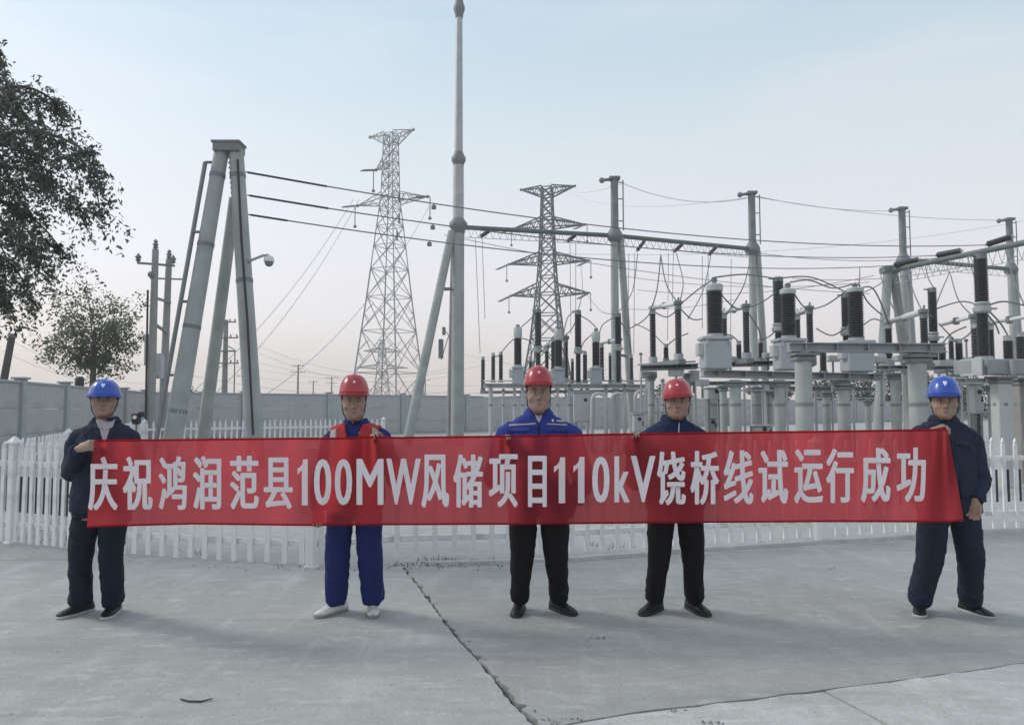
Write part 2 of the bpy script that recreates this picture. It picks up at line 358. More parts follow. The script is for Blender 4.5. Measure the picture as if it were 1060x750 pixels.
# ------------------------------------------------------------------ perimeter wall of precast panels between posts
def panel_mesh(name, w_, h_, t_):
    b = MB(); b.box((0, 0, 0), (w_ - .006, t_, h_ + .001), bev=.018); me = b.mesh(name); me.materials.append(M['wall']); return me
def post_mesh(name, s_, h_):
    b = MB(); b.box((0, 0, h_ / 2), (s_, s_, h_), bev=.02); b.box((0, 0, h_ + .03), (s_ + .12, s_ + .12, .06), bev=.015); me = b.mesh(name); me.materials.append(M['wall_post']); return me
def place(name, me, parent, loc, rz=0):
    o = bpy.data.objects.new(name, me); C.objects.link(o); o.parent = parent; o.location = loc; o.rotation_euler.z = rz; return o
def wall_run(p0, p1, n, label, first_post=True):
    d = (p1 - p0) / n; a = math.atan2(d.y, d.x); Lb = d.length
    t = thing('perimeter_wall', p0, label, 'wall')
    pm = panel_mesh('wall_panel', (Lb - .26) / 2, .73, .07); po = post_mesh('wall_post', .28, 2.33)
    for i in range(n + 1):
        if i or first_post: place('wall_post', po, t, d * i, a)
        if i < n:
            for k in range(3):
                for c in (0, 1):
                    o = place('wall_panel', pm, t, d * (i + (.265 if c == 0 else .735)) + Vector((0, 0, .385 + .735 * k + random.uniform(-.004, .004))), a)
                    o.location += Vector((-d.y, d.x, 0)).normalized() * random.uniform(-.008, .008)
            cp = bpy.data.objects.new('coping', coping[round(Lb, 2)] if round(Lb, 2) in coping else mkcop(Lb)); C.objects.link(cp); cp.parent = t; cp.location = d * (i + .5) + Vector((0, 0, 2.245)); cp.rotation_euler.z = a
    return t
coping = {}
def mkcop(Lb):
    b = MB(); b.box((0, 0, 0), (Lb - .30, .16, .07), bev=.012); me = b.mesh('coping'); me.materials.append(M['wall_post']); coping[round(Lb, 2)] = me; return me
WC = Vector((-17.5, 36, 0)); WD = Vector((1, .835, 0)); step = 3.655
wall_run(WC + WD * (3.64 - step), WC + WD * (3.64 + step * 22), 23, 'long grey precast concrete perimeter wall receding behind the substation yard')
wl0 = WC + WD * (3.64 - step)
wall_run(wl0, wl0 + Vector((.86 * 7, -3.6 * 7, 0)), 7, 'shorter run of grey precast wall coming forward along the left edge', False)

# ------------------------------------------------------------------ white picket fences
FH = 1.10
def picket_me():
    b = MB(); w_, t_, h_ = .026, .011, FH - .06
    prof = [(-w_, 0), (w_, 0), (w_, h_), (w_ * .55, h_ + .015), (w_ * .95, h_ + .03), (0, h_ + .085), (-w_ * .95, h_ + .03), (-w_ * .55, h_ + .015), (-w_, h_)]
    n = len(prof); vs = [(x, -t_, z) for x, z in prof] + [(x, t_, z) for x, z in prof]
    fs = [tuple(range(n)), tuple(range(2 * n - 1, n - 1, -1))] + [(i, i + n, (i + 1) % n + n, (i + 1) % n) for i in range(n)]
    b.add(vs, fs); me = b.mesh('picket'); me.materials.append(M['pvc']); return me
PICK = picket_me()
def fpost():
    b = MB(); b.box((0, 0, .56), (.085, .085, 1.14), bev=.008); b.box((0, 0, 1.14), (.13, .13, .03), bev=.006); b.box((0, 0, 1.18), (.11, .11, .06), taper=.12); b.box((0, 0, .012), (.11, .11, .04), bev=.006)
    me = b.mesh('post'); me.materials.append(M['pvc']); return me
FPOST = fpost()
def strip_me():
    b = MB(); b.box((0, 0, 0), (.046, .010, .40)); me = b.mesh('dark_strip'); me.materials.append(M['black']); return me
STRIP = strip_me()
def fence(pts, spacing, label, post_at, strips=None, off=0.5):
    """White picket fence along a polyline on the ground; children: post, rail, picket, dark_strip."""
    pts = [Vector((p.x, p.y, -.02)) for p in pts]
    t = thing('picket_fence', pts[0], label, 'fence', None)
    for a, b in zip(pts, pts[1:]):
        d = b - a; Lr = d.length; u = d / Lr; rz = math.atan2(u.y, u.x); back = Vector((-u.y, u.x, 0))
        for z in (.22, .90):
            r = MB(); r.box((0, 0, 0), (Lr + .02, .035, .06), bev=.006); me = r.mesh('rail'); me.materials.append(M['pvc'])
            place('rail', me, t, a + d * .5 - pts[0] + back * .031 + Vector((0, 0, z)), rz)
        k = int(Lr / spacing)
        for i in range(k):
            p = a + u * ((i + off) * Lr / k)
            o = place('picket', PICK, t, p - pts[0] + Vector((0, 0, .03 + random.uniform(-.006, .006))), rz + random.uniform(-.02, .02)); o.rotation_euler.y = random.gauss(0, .010); o.rotation_euler.x = random.gauss(0, .012)
            if strips and strips(p): place('dark_strip', STRIP, t, p - pts[0] + back * .013 + u * (Lr / k / 2 if spacing < .13 else .058) + Vector((0, 0, .56)), rz)
    for p in post_at: place('post', FPOST, t, Vector((p.x, p.y, -.02)) - pts[0], rz)
    return t
cornerL = G(11, 561); 
fmid = [G(132, 574), G(250, 581), G(322, 585)]
fence([cornerL, G(60, 566.5), fmid[0]], .115, 'white picket fence section from the left corner post to behind the first man', [cornerL, ], lambda p: True)
fence(fmid, .165, 'white picket fence section seen below the left half of the banner', [G(322, 586)])
fence([G(322, 585), G(420, 578), G(500, 576), G(600, 571), G(735, 563.5)], .168, 'white picket fence section behind the legs of the middle men', [])
fence([G(735, 563.5), G(847, 556.5), G(935, 551.5), G(1060, 547), G(1250, 540)], .168, 'white picket fence section running to the right edge of the photo', [G(847, 560)], lambda p: p.x > 4)
fence([G(-75, 556), G(6, 560.5)], .13, 'white picket fence stub left of the corner post at the photo edge', [], lambda p: True)
recL = [Vector((-5.9, 9.0, 0)), Vector((-10.7, 22, 0))]
fence(recL, .15, 'white picket fence running away from the left corner post', [recL[0].lerp(recL[1], t_) for t_ in (.22, .40, .6, .8, 1.0)], lambda p: p.y < 14)
fence([Vector((-10.7, 22, 0)), Vector((-4.5, 26.5, 0))], .17, 'distant white picket fence glimpsed between the tall concrete legs', [Vector((-4.5, 26.5, 0))])
# ------------------------------------------------------------------ overhead line towers far behind
def lattice_tower(base, H, prof, arms, rot, label, leg_r=.105, br_r=.052, pm='pylon'):
    """prof: (z, half width); arms: (z, root height, left length, right length, lateral half depth)."""
    t = thing('transmission_tower', base, label, 'pylon', None)
    Rz = Matrix.Rotation(rot, 3, 'Z')
    def hw(z): return float(np.interp(z, [p[0] for p in prof], [p[1] for p in prof]))
    def pt(sx, sy, z): return base + Rz @ Vector((sx * hw(z), sy * hw(z), z))
    zs = [0.0]
    while zs[-1] < H - .3: zs.append(min(H, zs[-1] + max(1.15, 1.75 * hw(zs[-1]))))
    cs = [(-1, -1), (1, -1), (1, 1), (-1, 1)]
    for sx, sy in cs:
        b = MB()
        for z0, z1 in zip(zs, zs[1:]): b.cyl(pt(sx, sy, z0), pt(sx, sy, z1), leg_r * (1 if z0 < H * .5 else .75), n=4)
        b.build('tower_leg', M[pm], t)
    for k in range(4):
        a, c = cs[k], cs[(k + 1) % 4]; b = MB()
        for j, (z0, z1) in enumerate(zip(zs, zs[1:])):
            b.cyl(pt(*a, z0), pt(*c, z1), br_r, n=4); b.cyl(pt(*c, z0), pt(*a, z1), br_r, n=4)
            b.cyl(pt(*a, z1), pt(*c, z1), br_r, n=4)
            if z1 - z0 > 3.4:
                zm = (z0 + z1) / 2; mid = (pt(*a, zm) + pt(*c, zm)) / 2
                for q in (a, c):
                    b.cyl(pt(*q, zm), (pt(*q, z0) + mid) / 2, br_r * .7, n=4); b.cyl(pt(*q, zm), (pt(*q, z1) + mid) / 2, br_r * .7, n=4)
        b.build('lattice_panel', M[pm], t)
    tips = []
    for z, rh, ll, lr, tipup in arms:
        for s_, Ln in ((-1, ll), (1, lr)):
            if Ln <= 0: continue
            b = MB(); h0, h1 = hw(z), hw(z + rh); tip = base + Rz @ Vector((s_ * (h0 + Ln), 0, z + tipup))
            for sy in (-1, 1):
                lo0 = base + Rz @ Vector((s_ * h0, sy * h0, z)); hi0 = base + Rz @ Vector((s_ * h1, sy * h1, z + rh))
                b.cyl(lo0, tip, br_r * 1.3, n=4); b.cyl(hi0, tip, br_r * 1.3, n=4)
                k = max(3, int(Ln / 1.0))
                for j in range(k):
                    f0, f1 = j / k, (j + .5) / k
                    b.cyl(lo0.lerp(tip, f0), hi0.lerp(tip, f1), br_r * .7, n=4); b.cyl(hi0.lerp(tip, f1), lo0.lerp(tip, min(1, f0 + 1 / k)), br_r * .7, n=4)
            for j in range(4):
                f = j / 4; p = (base + Rz @ Vector((s_ * h0, -h0, z))).lerp(tip, f); q = (base + Rz @ Vector((s_ * h0, h0, z))).lerp(tip, f); b.cyl(p, q, br_r * .7, n=4)
            b.sphere(tip, .22, 6, 4)
            b.build('crossarm', M[pm], t); tips.append((s_, tip))
    return t, tips, Rz
def strings(t, tips, Rz, dirs, L_=2.2, hang=True):
    for s_, tip in tips:
        for dv in dirs:
            d = Vector(dv).normalized(); b = MB(); u = d.cross(Vector((0, 0, 1))).normalized() * .22
            for q in (-1, 1):
                b.cyl(tip + u * q, tip + u * q + d * L_, .10, n=6)
            b.build('insulator_string', M['galv_dark'], t)
        if hang:
            b = MB(); b.cyl(tip + Vector((.3 * s_, 0, 0)), tip + Vector((.3 * s_, 0, -2.5)), .06, n=6); b.sphere(tip + Vector((.3 * s_, 0, -2.6)), .22, 6, 4); b.build('jumper_string', M['galv_dark'], t)
Y1 = 90.0; b1 = Vector((W(402, 422, Y1).x, Y1, 0))
def zy(py, Y): return W(530, py, Y).z
H1 = zy(137, Y1)
tw1, tips1, Rz1 = lattice_tower(b1, H1, [(0, 3.25), (zy(385, Y1), 2.85), (zy(310, Y1), 1.95), (zy(240, Y1), 1.22), (zy(205, Y1), .82), (H1, .62)],
    [(zy(149, Y1), H1 - zy(149, Y1), 2.4, 2.5, 1.3), (zy(211, Y1), 1.4, 3.9, 4.3, .3), (zy(172, Y1), 1.0, 1.4, 0, -.2)], R(-24), 'pale lattice steel pylon with wide flat arms, tallest tower left of the mast')
strings(tw1, tips1[2:], Rz1, [(-.55, -.8, -.28)], 2.4)
Y2 = 116.0; b2 = Vector((W(567, 422, Y2).x, Y2, 0)); H2 = zy(193, Y2)
tw2, tips2, Rz2 = lattice_tower(b2, H2, [(0, 3.9), (zy(395, Y2), 3.2), (zy(350, Y2), 2.2), (zy(300, Y2), 1.45), (zy(268, Y2), 1.15), (zy(232, Y2), .92), (H2, .75)],
    [(zy(203, Y2), H2 - zy(203, Y2), 3.4, 3.6, 1.3), (zy(236, Y2), 1.6, 4.5, 5.0, .2), (zy(273, Y2), 1.7, 5.0, 5.3, .2), (zy(306, Y2), 1.8, 4.3, 4.9, .2)], R(-14), 'darker lattice steel pylon with four tiers of arms standing behind the beam', leg_r=.18, br_r=.10, pm='pylon_dark')
strings(tw2, tips2[2:], Rz2, [(-.6, -.7, -.4)], 3.0)
# two thinner far pylons hardly above the wall
for px, py, Y, lab in ((582, 362, 300, 0), (455, 382, 420, 1), (215, 398, 380, 2), (62, 372, 260, 3)):
    pass
Y3 = 210.0; b3 = Vector((W(395, 422, Y3).x, Y3, 0)); H3 = zy(352, Y3)
lattice_tower(b3, H3, [(0, 2.6), (H3, .6)], [(H3 - 3.4, 1.2, 4, 4, .3), (H3 - 8, 1.2, 5.5, 5.5, .3)], R(10), 'small hazy pylon seen through the legs of the tallest lattice tower', leg_r=.2, br_r=.11)

# ------------------------------------------------------------------ far utility poles above the wall
def utility_pole(px, ptop, Y, label, arms=((.3, 1.0), (1.1, .8)), r=.13, group=None, extra=False, m='wood_pole'):
    b = W(px, 422, Y); base = Vector((b.x, Y, -.05)); top = W(px, ptop, Y).z
    t = thing('utility_pole', base, label, 'utility pole', group)
    q = MB(); q.cyl(base, Vector((base.x, Y, top)), r * 1.25, r * .8, 10); q.build('pole', M[m], t, 'auto')
    for dz, hl in arms:
        z = top - dz; a = MB(); a.box((base.x, Y - r, z), (2 * hl, .1, .1)); a.build('crossarm', M['galv_dark'], t)
        for sx in (-.9, -.45, .45, .9):
            i_ = MB(); i_.lathe([(.03, 0), (.07, .05), (.05, .09), (.075, .13), (.04, .2), (.02, .24)], (base.x + sx * hl, Y - r, z + .05), 8); i_.build('insulator', M['galv_dark'], t)
    if extra:
        a = MB(); a.box((base.x + .1, Y - .3, top - 2.6), (1.6, .3, .12)); a.tube([(base.x + .3, Y - .2, top - 2.2), (base.x + .9, Y - .3, top - 2.5), (base.x + .9, Y - .3, top - 8)], .05, 6); a.build('cable_bracket', M['galv_dark'], t)
    return t
utility_pole(232, 331, 62, 'grey pole with double crossarm and cable bracket seen between the concrete legs', ((.2, .9), (1.5, 1.1), (3.6, 1.2)), .22, None, True)
utility_pole(308, 377, 150, 'slim far pole with two short crossarms left of the red helmeted man in vest', ((.3, 1.2), (1.6, 1.5)), .2)
utility_pole(343, 390, 190, 'hazy far pole with crossarms just left of the red helmet', ((.3, 1.6), (1.6, 1.3)), .2)
utility_pole(324, 394, 200, 'short far pole, shortest of those left of the red helmet', ((.3, 1.2),), .2)
utility_pole(251, 388, 170, 'thin far pole just left of the camera bearing concrete leg', ((.3, 1.4),), .2)
utility_pole(440, 392, 210, 'faint far pole with crossarm behind the slanted mast brace', ((.3, 1.5),), .2)

# two-pole structure carrying a small transformer, inside the wall on the left
def xz(px, py, Y): p = W(px, py, Y); return p
t = thing('two_pole_structure', Vector((W(162, 422, 31).x, 31, 0)), 'pair of slim poles joined by a crossarm with a small transformer', 'pole structure')
for (pb, pt_, Yb) in ((156, 161, 31.0), (168, 175, 33.0)):
    pa, pz = W(pb, 422, Yb), W(pt_, 258 if pb == 156 else 268, Yb); q = MB(); q.cyl((pa.x, Yb, 0), pz, .19, .13, 10); q.build('pole', M['wood_pole'], t, 'auto')
    for zp in (0.05,):
        i_ = MB(); i_.lathe([(.04, 0), (.12, .08), (.07, .14), (.13, .2), (.06, .28), (.10, .33), (.03, .42)], pz, 8); i_.build('insulator', M['galv_dark'], t)
a = MB(); a.cyl(W(142, 272, 31), W(181, 275, 31.4), .06, n=4); a.build('crossarm', M['galv_dark'], t)
a = MB(); a.cyl(W(156, 288, 31), W(190, 289, 33), .05, n=4); a.build('crossarm', M['galv_dark'], t)
for px, py in ((143, 271), (179, 273)):
    i_ = MB(); i_.lathe([(.04, 0), (.12, .08), (.07, .14), (.14, .2), (.06, .3), (.03, .36)], W(px, py, 31), 8); i_.build('insulator', M['galv_dark'], t)
i_ = MB(); i_.sphere(W(156, 284, 30.8), .13, 8, 6); i_.build('insulator', M['galv_dark'], t)
for a0, a1 in (((160, 308), (176, 313)), ((161, 336), (173, 344)), ((152, 388), (172, 390))):
    a = MB(); a.cyl(W(*a0, 31), W(*a1, 33), .07, n=4); a.build('brace', M['galv_dark'], t)
p = W(164, 380, 32); a = MB(); a.box(p, (.36, .4, .95), bev=.03); a.box(p + Vector((0, 0, .52)), (.3, .3, .12)); a.build('transformer', M['paint_grey'], t)
p = W(154, 362, 31); a = MB(); a.box(p, (.26, .3, 1.3), bev=.03); a.build('switch_box', M['paint_grey'], t)
a = MB(); a.tube([W(153, 300, 30.8), W(152, 360, 30.8), W(151, 420, 30.8), W(150, 452, 30.8)], .045, 6); a.build('cable', M['black'], t)

t = thing('leaning_pole', W(8, 405, 23.5), 'dark pole stub leaning above the grey wall at the far left', 'pole')
p0 = W(-2, 425, 23.5); p1 = W(13, 345, 23.5); q = MB(); q.cyl(p0 + (p0 - p1) * .6, p1, .13, .10, 8); q.build('shaft', M['dark_pole'], t, 'auto')
q = MB(); q.cyl(p0.lerp(p1, .95), p0.lerp(p1, 1.0), .135, .125, 8); q.build('collar', M['galv_dark'], t)
lp = W(82, 403, 30.0); t = thing('wall_lamp', lp, 'small black lamp housing standing on the left wall top', 'lamp')
q = MB(); q.cyl(lp + Vector((0, 0, -.1)), lp + Vector((0, 0, .12)), .05, n=8); q.build('stem', M['black'], t)
q = MB(); q.lathe([(.10, 0), (.17, .03), (.17, .34), (.12, .40), (.05, .42)], lp + Vector((0, 0, .1)), 10); q.build('housing', M['black'], t, 'auto')
fp = W(141, 448, 16.5); t = thing('floodlight', Vector((fp.x, 16.5, 0)), 'small dark floodlight on a short stake beside the first man', 'floodlight')
q = MB(); q.cyl((fp.x, 16.5, -.02), (fp.x, 16.5, W(141, 437, 16.5).z), .025, n=8); q.build('stake', M['galv_dark'], t)
c_ = W(141, 433, 16.4); q = MB(); q.box(c_, (.17, .12, .24), Matrix.Rotation(R(8), 3, 'X'), bev=.02); q.box(c_ + Vector((.09, .02, .09)), (.12, .1, .12), bev=.02); q.build('housing', M['black'], t)
q = MB(); q.cyl(c_ + Vector((0, -.058, .03)), c_ + Vector((0, -.075, .03)), .045, n=12); q.build('lens', M['white_plastic'], t)

# ------------------------------------------------------------------ wires
def cat_pts(a, b, sag, n=16): return [a.lerp(b, i / n) + Vector((0, 0, -4 * sag * (i / n) * (1 - i / n))) for i in range(n + 1)]
def wire(name, pts, r, label, group=None, m='wire', cat='wire'):
    o_ = Vector(pts[0]); q = MB(); q.tube(pts, r, 5); ob = q.build(name, M[m], None, True, off=o_); return tag(ob, label, cat, group)
def smooth(pts, k=5):
    P = [Vector(p) for p in pts]; o = []
    for i in range(len(P) - 1):
        p0, p1, p2, p3 = P[max(i - 1, 0)], P[i], P[i + 1], P[min(i + 2, len(P) - 1)]
        for j in range(k):
            t_ = j / k; o.append(.5 * ((2 * p1) + (p2 - p0) * t_ + (2 * p0 - 5 * p1 + 4 * p2 - p3) * t_ ** 2 + (-p0 + 3 * p1 - 3 * p2 + p3) * t_ ** 3))
    o.append(P[-1]); return o
FG = 'faint line conductors crossing the sky'
for a, b, sag, lab in (((366, 206, 88), (176, 425, 60), 2, 'faint outer line slanting down left from the tallest pylon\'s left arm'), ((372, 206, 88), (205, 424, 62), 2, 'faint inner line slanting down left from the tallest pylon\'s left arm'), ((445, 212, 92), (250, 424, 60), 3, 'faint line slanting down left from the tallest pylon\'s right arm'),
        ((590, 197, 116), (645, 190, 33), .4, 'short wire from the darker pylon\'s top to the first gantry post'), ((590, 199, 116), (778, 204, 36), 1.2, 'thin sagging wire from the darker pylon to the second gantry post'),
        ((783, 203, 35.4), (936, 218, 37.9), .25, 'thin upper wire joining the second gantry post to the third'), ((783, 204, 35.4), (1048, 228, 40.6), .3, 'thin wire from the second gantry post to the post at the right edge'), ((565, 262, 116), (1120, 216, 140), 3, 'faint far line passing high behind the gantry posts at right'), ((645, 190, 33), (778, 204, 36), .5, 'thin wire strung between the first and second gantry post tops'),
        ((110, 368, 120), (470, 405, 160), 3, 'faint low wire passing behind the concrete A-frame to the mast'), ((240, 345, 140), (470, 380, 150), 4, 'upper of two faint wires behind the tallest pylon\'s legs'), ((240, 352, 140), (470, 388, 150), 4, 'lower of two faint wires behind the tallest pylon\'s legs'), ((0, 345, 120), (180, 395, 160), 3, 'upper faint wire behind the young round tree'), ((0, 362, 120), (200, 400, 160), 3, 'lower faint wire behind the young round tree'),
        ((235, 378, 180), (640, 388, 220), 4, 'long faint wire low above the wall, upper of two'), ((235, 386, 180), (660, 395, 220), 4, 'long faint wire low above the wall, lower of two'), ((255, 372, 150), (500, 378, 150), 3, 'faint wire above the red helmet of the man in the vest'), ((470, 364, 170), (700, 372, 170), 3, 'faint low wire behind the pale headed transformers')):
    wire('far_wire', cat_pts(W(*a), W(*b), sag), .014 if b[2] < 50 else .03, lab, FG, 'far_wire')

# ------------------------------------------------------------------ trees
def tree(name, base, trunk, limbs, blobs, nleaf, lsize, m, label, droop=.0, group=None, aspect=1.6):
    t = thing(name, base, label, 'tree', group); q = MB()
    q.tube(smooth(trunk, 4), [trunk_r(i, len(smooth(trunk, 4)), *limbs['r']) for i in range(len(smooth(trunk, 4)))], 10)
    rr_ = random.Random(limbs.get('seed', 1)); twig = []
    for L_ in limbs['list']:
        ps = smooth(L_, 4); r0 = limbs['lr']; q.tube(ps, [max(.006, r0 * (1 - .85 * i / len(ps))) for i in range(len(ps))], 6)
    q.build('trunk', M['bark'], t, True)
    vs, fs = [], []
    for (c, rad, k) in blobs:
        c = Vector(c)
        for _ in range(max(1, round(nleaf * k))):
            d = Vector((rr_.gauss(0, 1), rr_.gauss(0, 1), rr_.gauss(0, 1))).normalized() * (rr_.random() ** .45)
            p = c + Vector((d.x * rad[0], d.y * rad[1], d.z * rad[2]))
            ax = Vector((rr_.gauss(0, 1), rr_.gauss(0, 1), rr_.gauss(0, .6) - droop)).normalized(); sd_ = ax.cross(Vector((rr_.gauss(0, 1), rr_.gauss(0, 1), rr_.gauss(0, 1)))).normalized()
            s_ = lsize * rr_.uniform(.6, 1.4); a_ = ax * s_ * aspect; b_ = sd_ * s_ * .55; n_ = a_.cross(b_).normalized() * s_ * .18
            o = len(vs); vs += [p, p + a_ * .5 + b_ + n_, p + a_, p + a_ * .5 - b_ + n_]; fs.append((o, o + 1, o + 2)); fs.append((o, o + 2, o + 3))
    b = MB(); b.v = [tuple(v) for v in vs]; b.f = fs; b.mi = [0] * len(fs); b.build('crown', M[m], t)
    return t
def trunk_r(i, n, r0, r1): return r0 + (r1 - r0) * i / (n - 1)
# near tree, mostly outside the frame on the left, its drooping boughs hanging in
rt = random.Random(5); YN = 9.5
bx = W(-170, 422, YN).x; tb = Vector((bx, YN, -.05)); crown_c = W(-70, 150, YN)
boughs = [[(-150, 190), (-60, 120), (-8, 62), (6, 45)], [(-150, 190), (-50, 110), (20, 82), (58, 92), (70, 110)], [(-150, 200), (-50, 150), (30, 128), (78, 138), (100, 158), (112, 212)],
          [(-150, 210), (-60, 170), (20, 165), (70, 185), (96, 215)], [(-150, 220), (-60, 200), (10, 200), (50, 225), (75, 255)], [(-150, 230), (-70, 230), (0, 226), (28, 240), (40, 250)],
          [(-150, 250), (-80, 250), (-20, 262), (3, 285), (9, 305)], [(-150, 150), (-80, 90), (-30, 60), (0, 75), (25, 110)], [(-150, 180), (-60, 140), (0, 130), (40, 150), (60, 185)], [(-150, 230), (-70, 225), (-10, 250), (20, 266), (43, 302)],
          [(-150, 200), (-70, 170), (-10, 150), (20, 180), (30, 215)], [(-150, 170), (-70, 130), (0, 100), (30, 105), (50, 140)], [(-150, 150), (-120, 60), (-100, -40), (-90, -80)], [(-170, 180), (-230, 100), (-300, 60)], [(-170, 220), (-260, 190), (-340, 200)], [(-150, 120), (-60, 40), (-20, -10)],
    [(-160, 200), (-240, 150), (-330, 160), (-380, 230)], [(-160, 180), (-220, 60), (-280, -10)], [(-160, 150), (-150, 40), (-170, -60)], [(-165, 220), (-250, 230), (-330, 280)], [(-160, 170), (-260, 110), (-350, 90)], [(-155, 160), (-100, 50), (-60, -50)], [(-160, 190), (-200, 130), (-230, 200)], [(-155, 180), (-110, 130), (-60, 190)]]
lim = []; blobs = []
for bi, B in enumerate(boughs):
    dy = rt.uniform(-1.0, 1.0); ps = [W(px - 8, py + 8, YN + dy * (i / 3.0)) for i, (px, py) in enumerate(B)]; lim.append(ps)
    sp_ = smooth(ps, 9); L_ = len(sp_)
    for i, p in enumerate(sp_):
        if i < L_ * .16: continue
        vis = 1.0
        for _ in range(4 if i < L_ * .8 else 3):
            f = i / L_; rad = .20 * (1.15 - .85 * f)
            off = Vector((rt.gauss(0, .15), rt.gauss(0, .25), rt.gauss(-.05, .15))) * (1.2 - .9 * f)
            q = p + off; blobs.append((q, (rad * .55, rad * .55, rad * .55), vis))
            if rt.random() < .5:                                     # hanging sprays at the rim of each bough
                d = Vector((rt.uniform(-.05, .14), rt.uniform(-.1, .1), -rt.uniform(.08, .22)))
                for k in range(6): blobs.append((q + d * k * .5 + Vector((.012 * k, 0, 0)), (.035, .035, .05), .45))
tree('overhanging_tree', tb, [tb, tb + Vector((.1, 0, 1.5)), W(-150, 230, YN)], {'r': (.22, .12), 'list': lim, 'lr': .035, 'seed': 3}, blobs, 7.5, .025, 'leaf_near', 'tall leafy tree with drooping boughs hanging in from the left edge', .9, None, 2.6)
# young round tree behind the left wall
YT = 43.0; tb = Vector((W(97, 422, YT).x, YT, -.1)); rt = random.Random(8); lim = []; blobs = []
for ang in range(17):
    a = ang * 2.4; e = W(97 + 57 * math.cos(a) * rt.uniform(.55, 1.08), 338 - 48 * math.sin(a) * rt.uniform(.6, 1.08), YT + rt.uniform(-2.2, 2.2)); s_ = W(97, 386 - rt.uniform(0, 30), YT)
    m_ = s_.lerp(e, .5) + Vector((0, 0, .3)); lim.append([s_, m_, e])
    for f in (.30, .42, .52, .62, .72, .82, .90, .98):
        p = s_.lerp(e, f)
        for _ in range(2):
            q = p + Vector((rt.gauss(0, .38), rt.gauss(0, .38), rt.gauss(0, .38))); r_ = rt.uniform(.3, .7); blobs.append((q, (r_, r_, r_ * .8), 1.0 if f < .75 else .55))
for px, py in ((52, 366), (46, 372), (60, 372), (70, 378), (128, 375), (135, 380), (148, 350), (70, 385), (120, 388), (85, 375), (110, 372), (100, 360)):
    blobs.append((W(px, py, YT), (.55, .55, .28), 1.2))
tree('broadleaf_tree', tb, [tb, W(96, 400, YT), W(97, 370, YT), W(98, 340, YT)], {'r': (.22, .08), 'list': lim, 'lr': .04, 'seed': 9}, blobs, 40, .10, 'leaf_mid', 'young round tree with loose airy crown behind the left wall', .2, None, 1.3)
# dark trees beyond the wall on the right, and low scrub peeping over it
def small_tree(px, ptop, Y, wpx, label, nm='broadleaf_tree', k=46, group=None):
    base = Vector((W(px, 422, Y).x, Y, -.1)); top = W(px, ptop, Y).z; wd = wpx / 780 * Y / 2; rt = random.Random(int(px)); bl = []; lim = []
    for _ in range(k):
        a = rt.uniform(0, 6.28); rad = rt.random() ** .5; z = rt.uniform(.22, 1.0); q = base + Vector((wd * rad * math.cos(a), wd * rad * .8 * math.sin(a), top * z * (1 - .22 * rad)))
        bl.append((q, (wd * .34, wd * .34, top * .14), 1)); lim.append([base + Vector((0, 0, top * .3)), base.lerp(q, .6) + Vector((0, 0, top * .12)), q])
    return tree(nm, base, [base, base + Vector((0, 0, top * .3)), base + Vector((.1, 0, top * .75))], {'r': (.22, .06), 'list': lim, 'lr': .07, 'seed': int(px)}, bl, 60, .19 * Y / 80, 'leaf_far', label, .1, group, 1.2)
small_tree(900, 373, 90, 60, 'dark bushy tree over the far wall between the sloping gantry legs')
small_tree(855, 386, 100, 56, 'lower dark tree over the far wall left of the near gantry legs')
small_tree(942, 378, 96, 50, 'dark tree beyond the wall behind the thick round column')
small_tree(985, 374, 100, 56, 'dark broad tree beyond the yard right of the blue helmet')
small_tree(798, 393, 110, 40, 'low dark tree just topping the far wall behind the round columns')
small_tree(206, 398, 60, 26, 'low scrubby bush peeping over the wall between the concrete legs', 'bush', 20)
small_tree(690, 396, 120, 40, 'low hazy bush over the wall behind the disconnector platform', 'bush', 20)
small_tree(1050, 380, 92, 46, 'dark tree beyond the yard at the right edge')
# ------------------------------------------------------------------ gantries, masts and beams
def ground_pt(px, Y): return Vector((W(px, 440, Y).x, Y, -.03))
def band(q, p0, p1, f, r): a = p0.lerp(p1, f); d = (p1 - p0).normalized() * .05; q.cyl(a - d, a + d, r, n=14)

# big concrete A-frame at the left
YA = 18.0; top = W(237, 160, YA)
t = thing('concrete_gantry_leg', Vector((top.x, YA, -.03)), 'tall grey concrete A-frame with three legs and a camera arm at left', 'gantry')
def leg(p_t, p_b, r1, r0, nm='leg'):
    q = MB(); q.cyl(p_b, p_t, r0, r1, 18); return q.build(nm, M['concrete_pole'], t, 'auto')
def pix_leg(xt, yt, Yt, xb, yb, Yb):
    a, b = W(xt, yt, Yt), W(xb, yb, Yb); d = (b - a).normalized(); s_ = (-.05 - b.z) / d.z; return a, b + d * s_
aL = pix_leg(229.5, 156, YA, 180, 448, 17.6); leg(*aL, .17, .225)
aR = pix_leg(244.5, 156, YA, 263, 448, 17.9); leg(*aR, .17, .215)
aB = pix_leg(243, 205, YA + .6, 211, 448, 20.6); leg(*aB, .135, .175)
q = MB(); q.box(W(237, 154, YA), (.64, .46, .24), bev=.02); q.box(W(237, 149.3, YA), (.69, .50, .05)); q.build('cap', M['galv_dark'], t)
for lg, fs in ((aL, (.08, .30, .555, .81)), (aR, (.08, .41))):
    for f in fs: q = MB(); band(q, lg[0], lg[1], f, .185 + .04 * f); q.build('clamp_band', M['galv_dark'], t, 'auto')
q = MB(); c0, c1 = W(212.5, 168, YA - .1), W(163, 448, 17.4); d = (c1 - c0); q.cyl(c0, c1 + d * .12, .055, n=8)
q.cyl(c0, W(222, 168, YA), .035, n=6)
for py, xa, xb in ((240, 199.5, 210), (312, 186.5, 198), (388, 173, 186)): q.cyl(W(xa, py, 17.7), W(xb, py, 17.8), .035, n=6)
q.build('conduit_pipe', M['galv_dark'], t, 'auto')
q = MB()
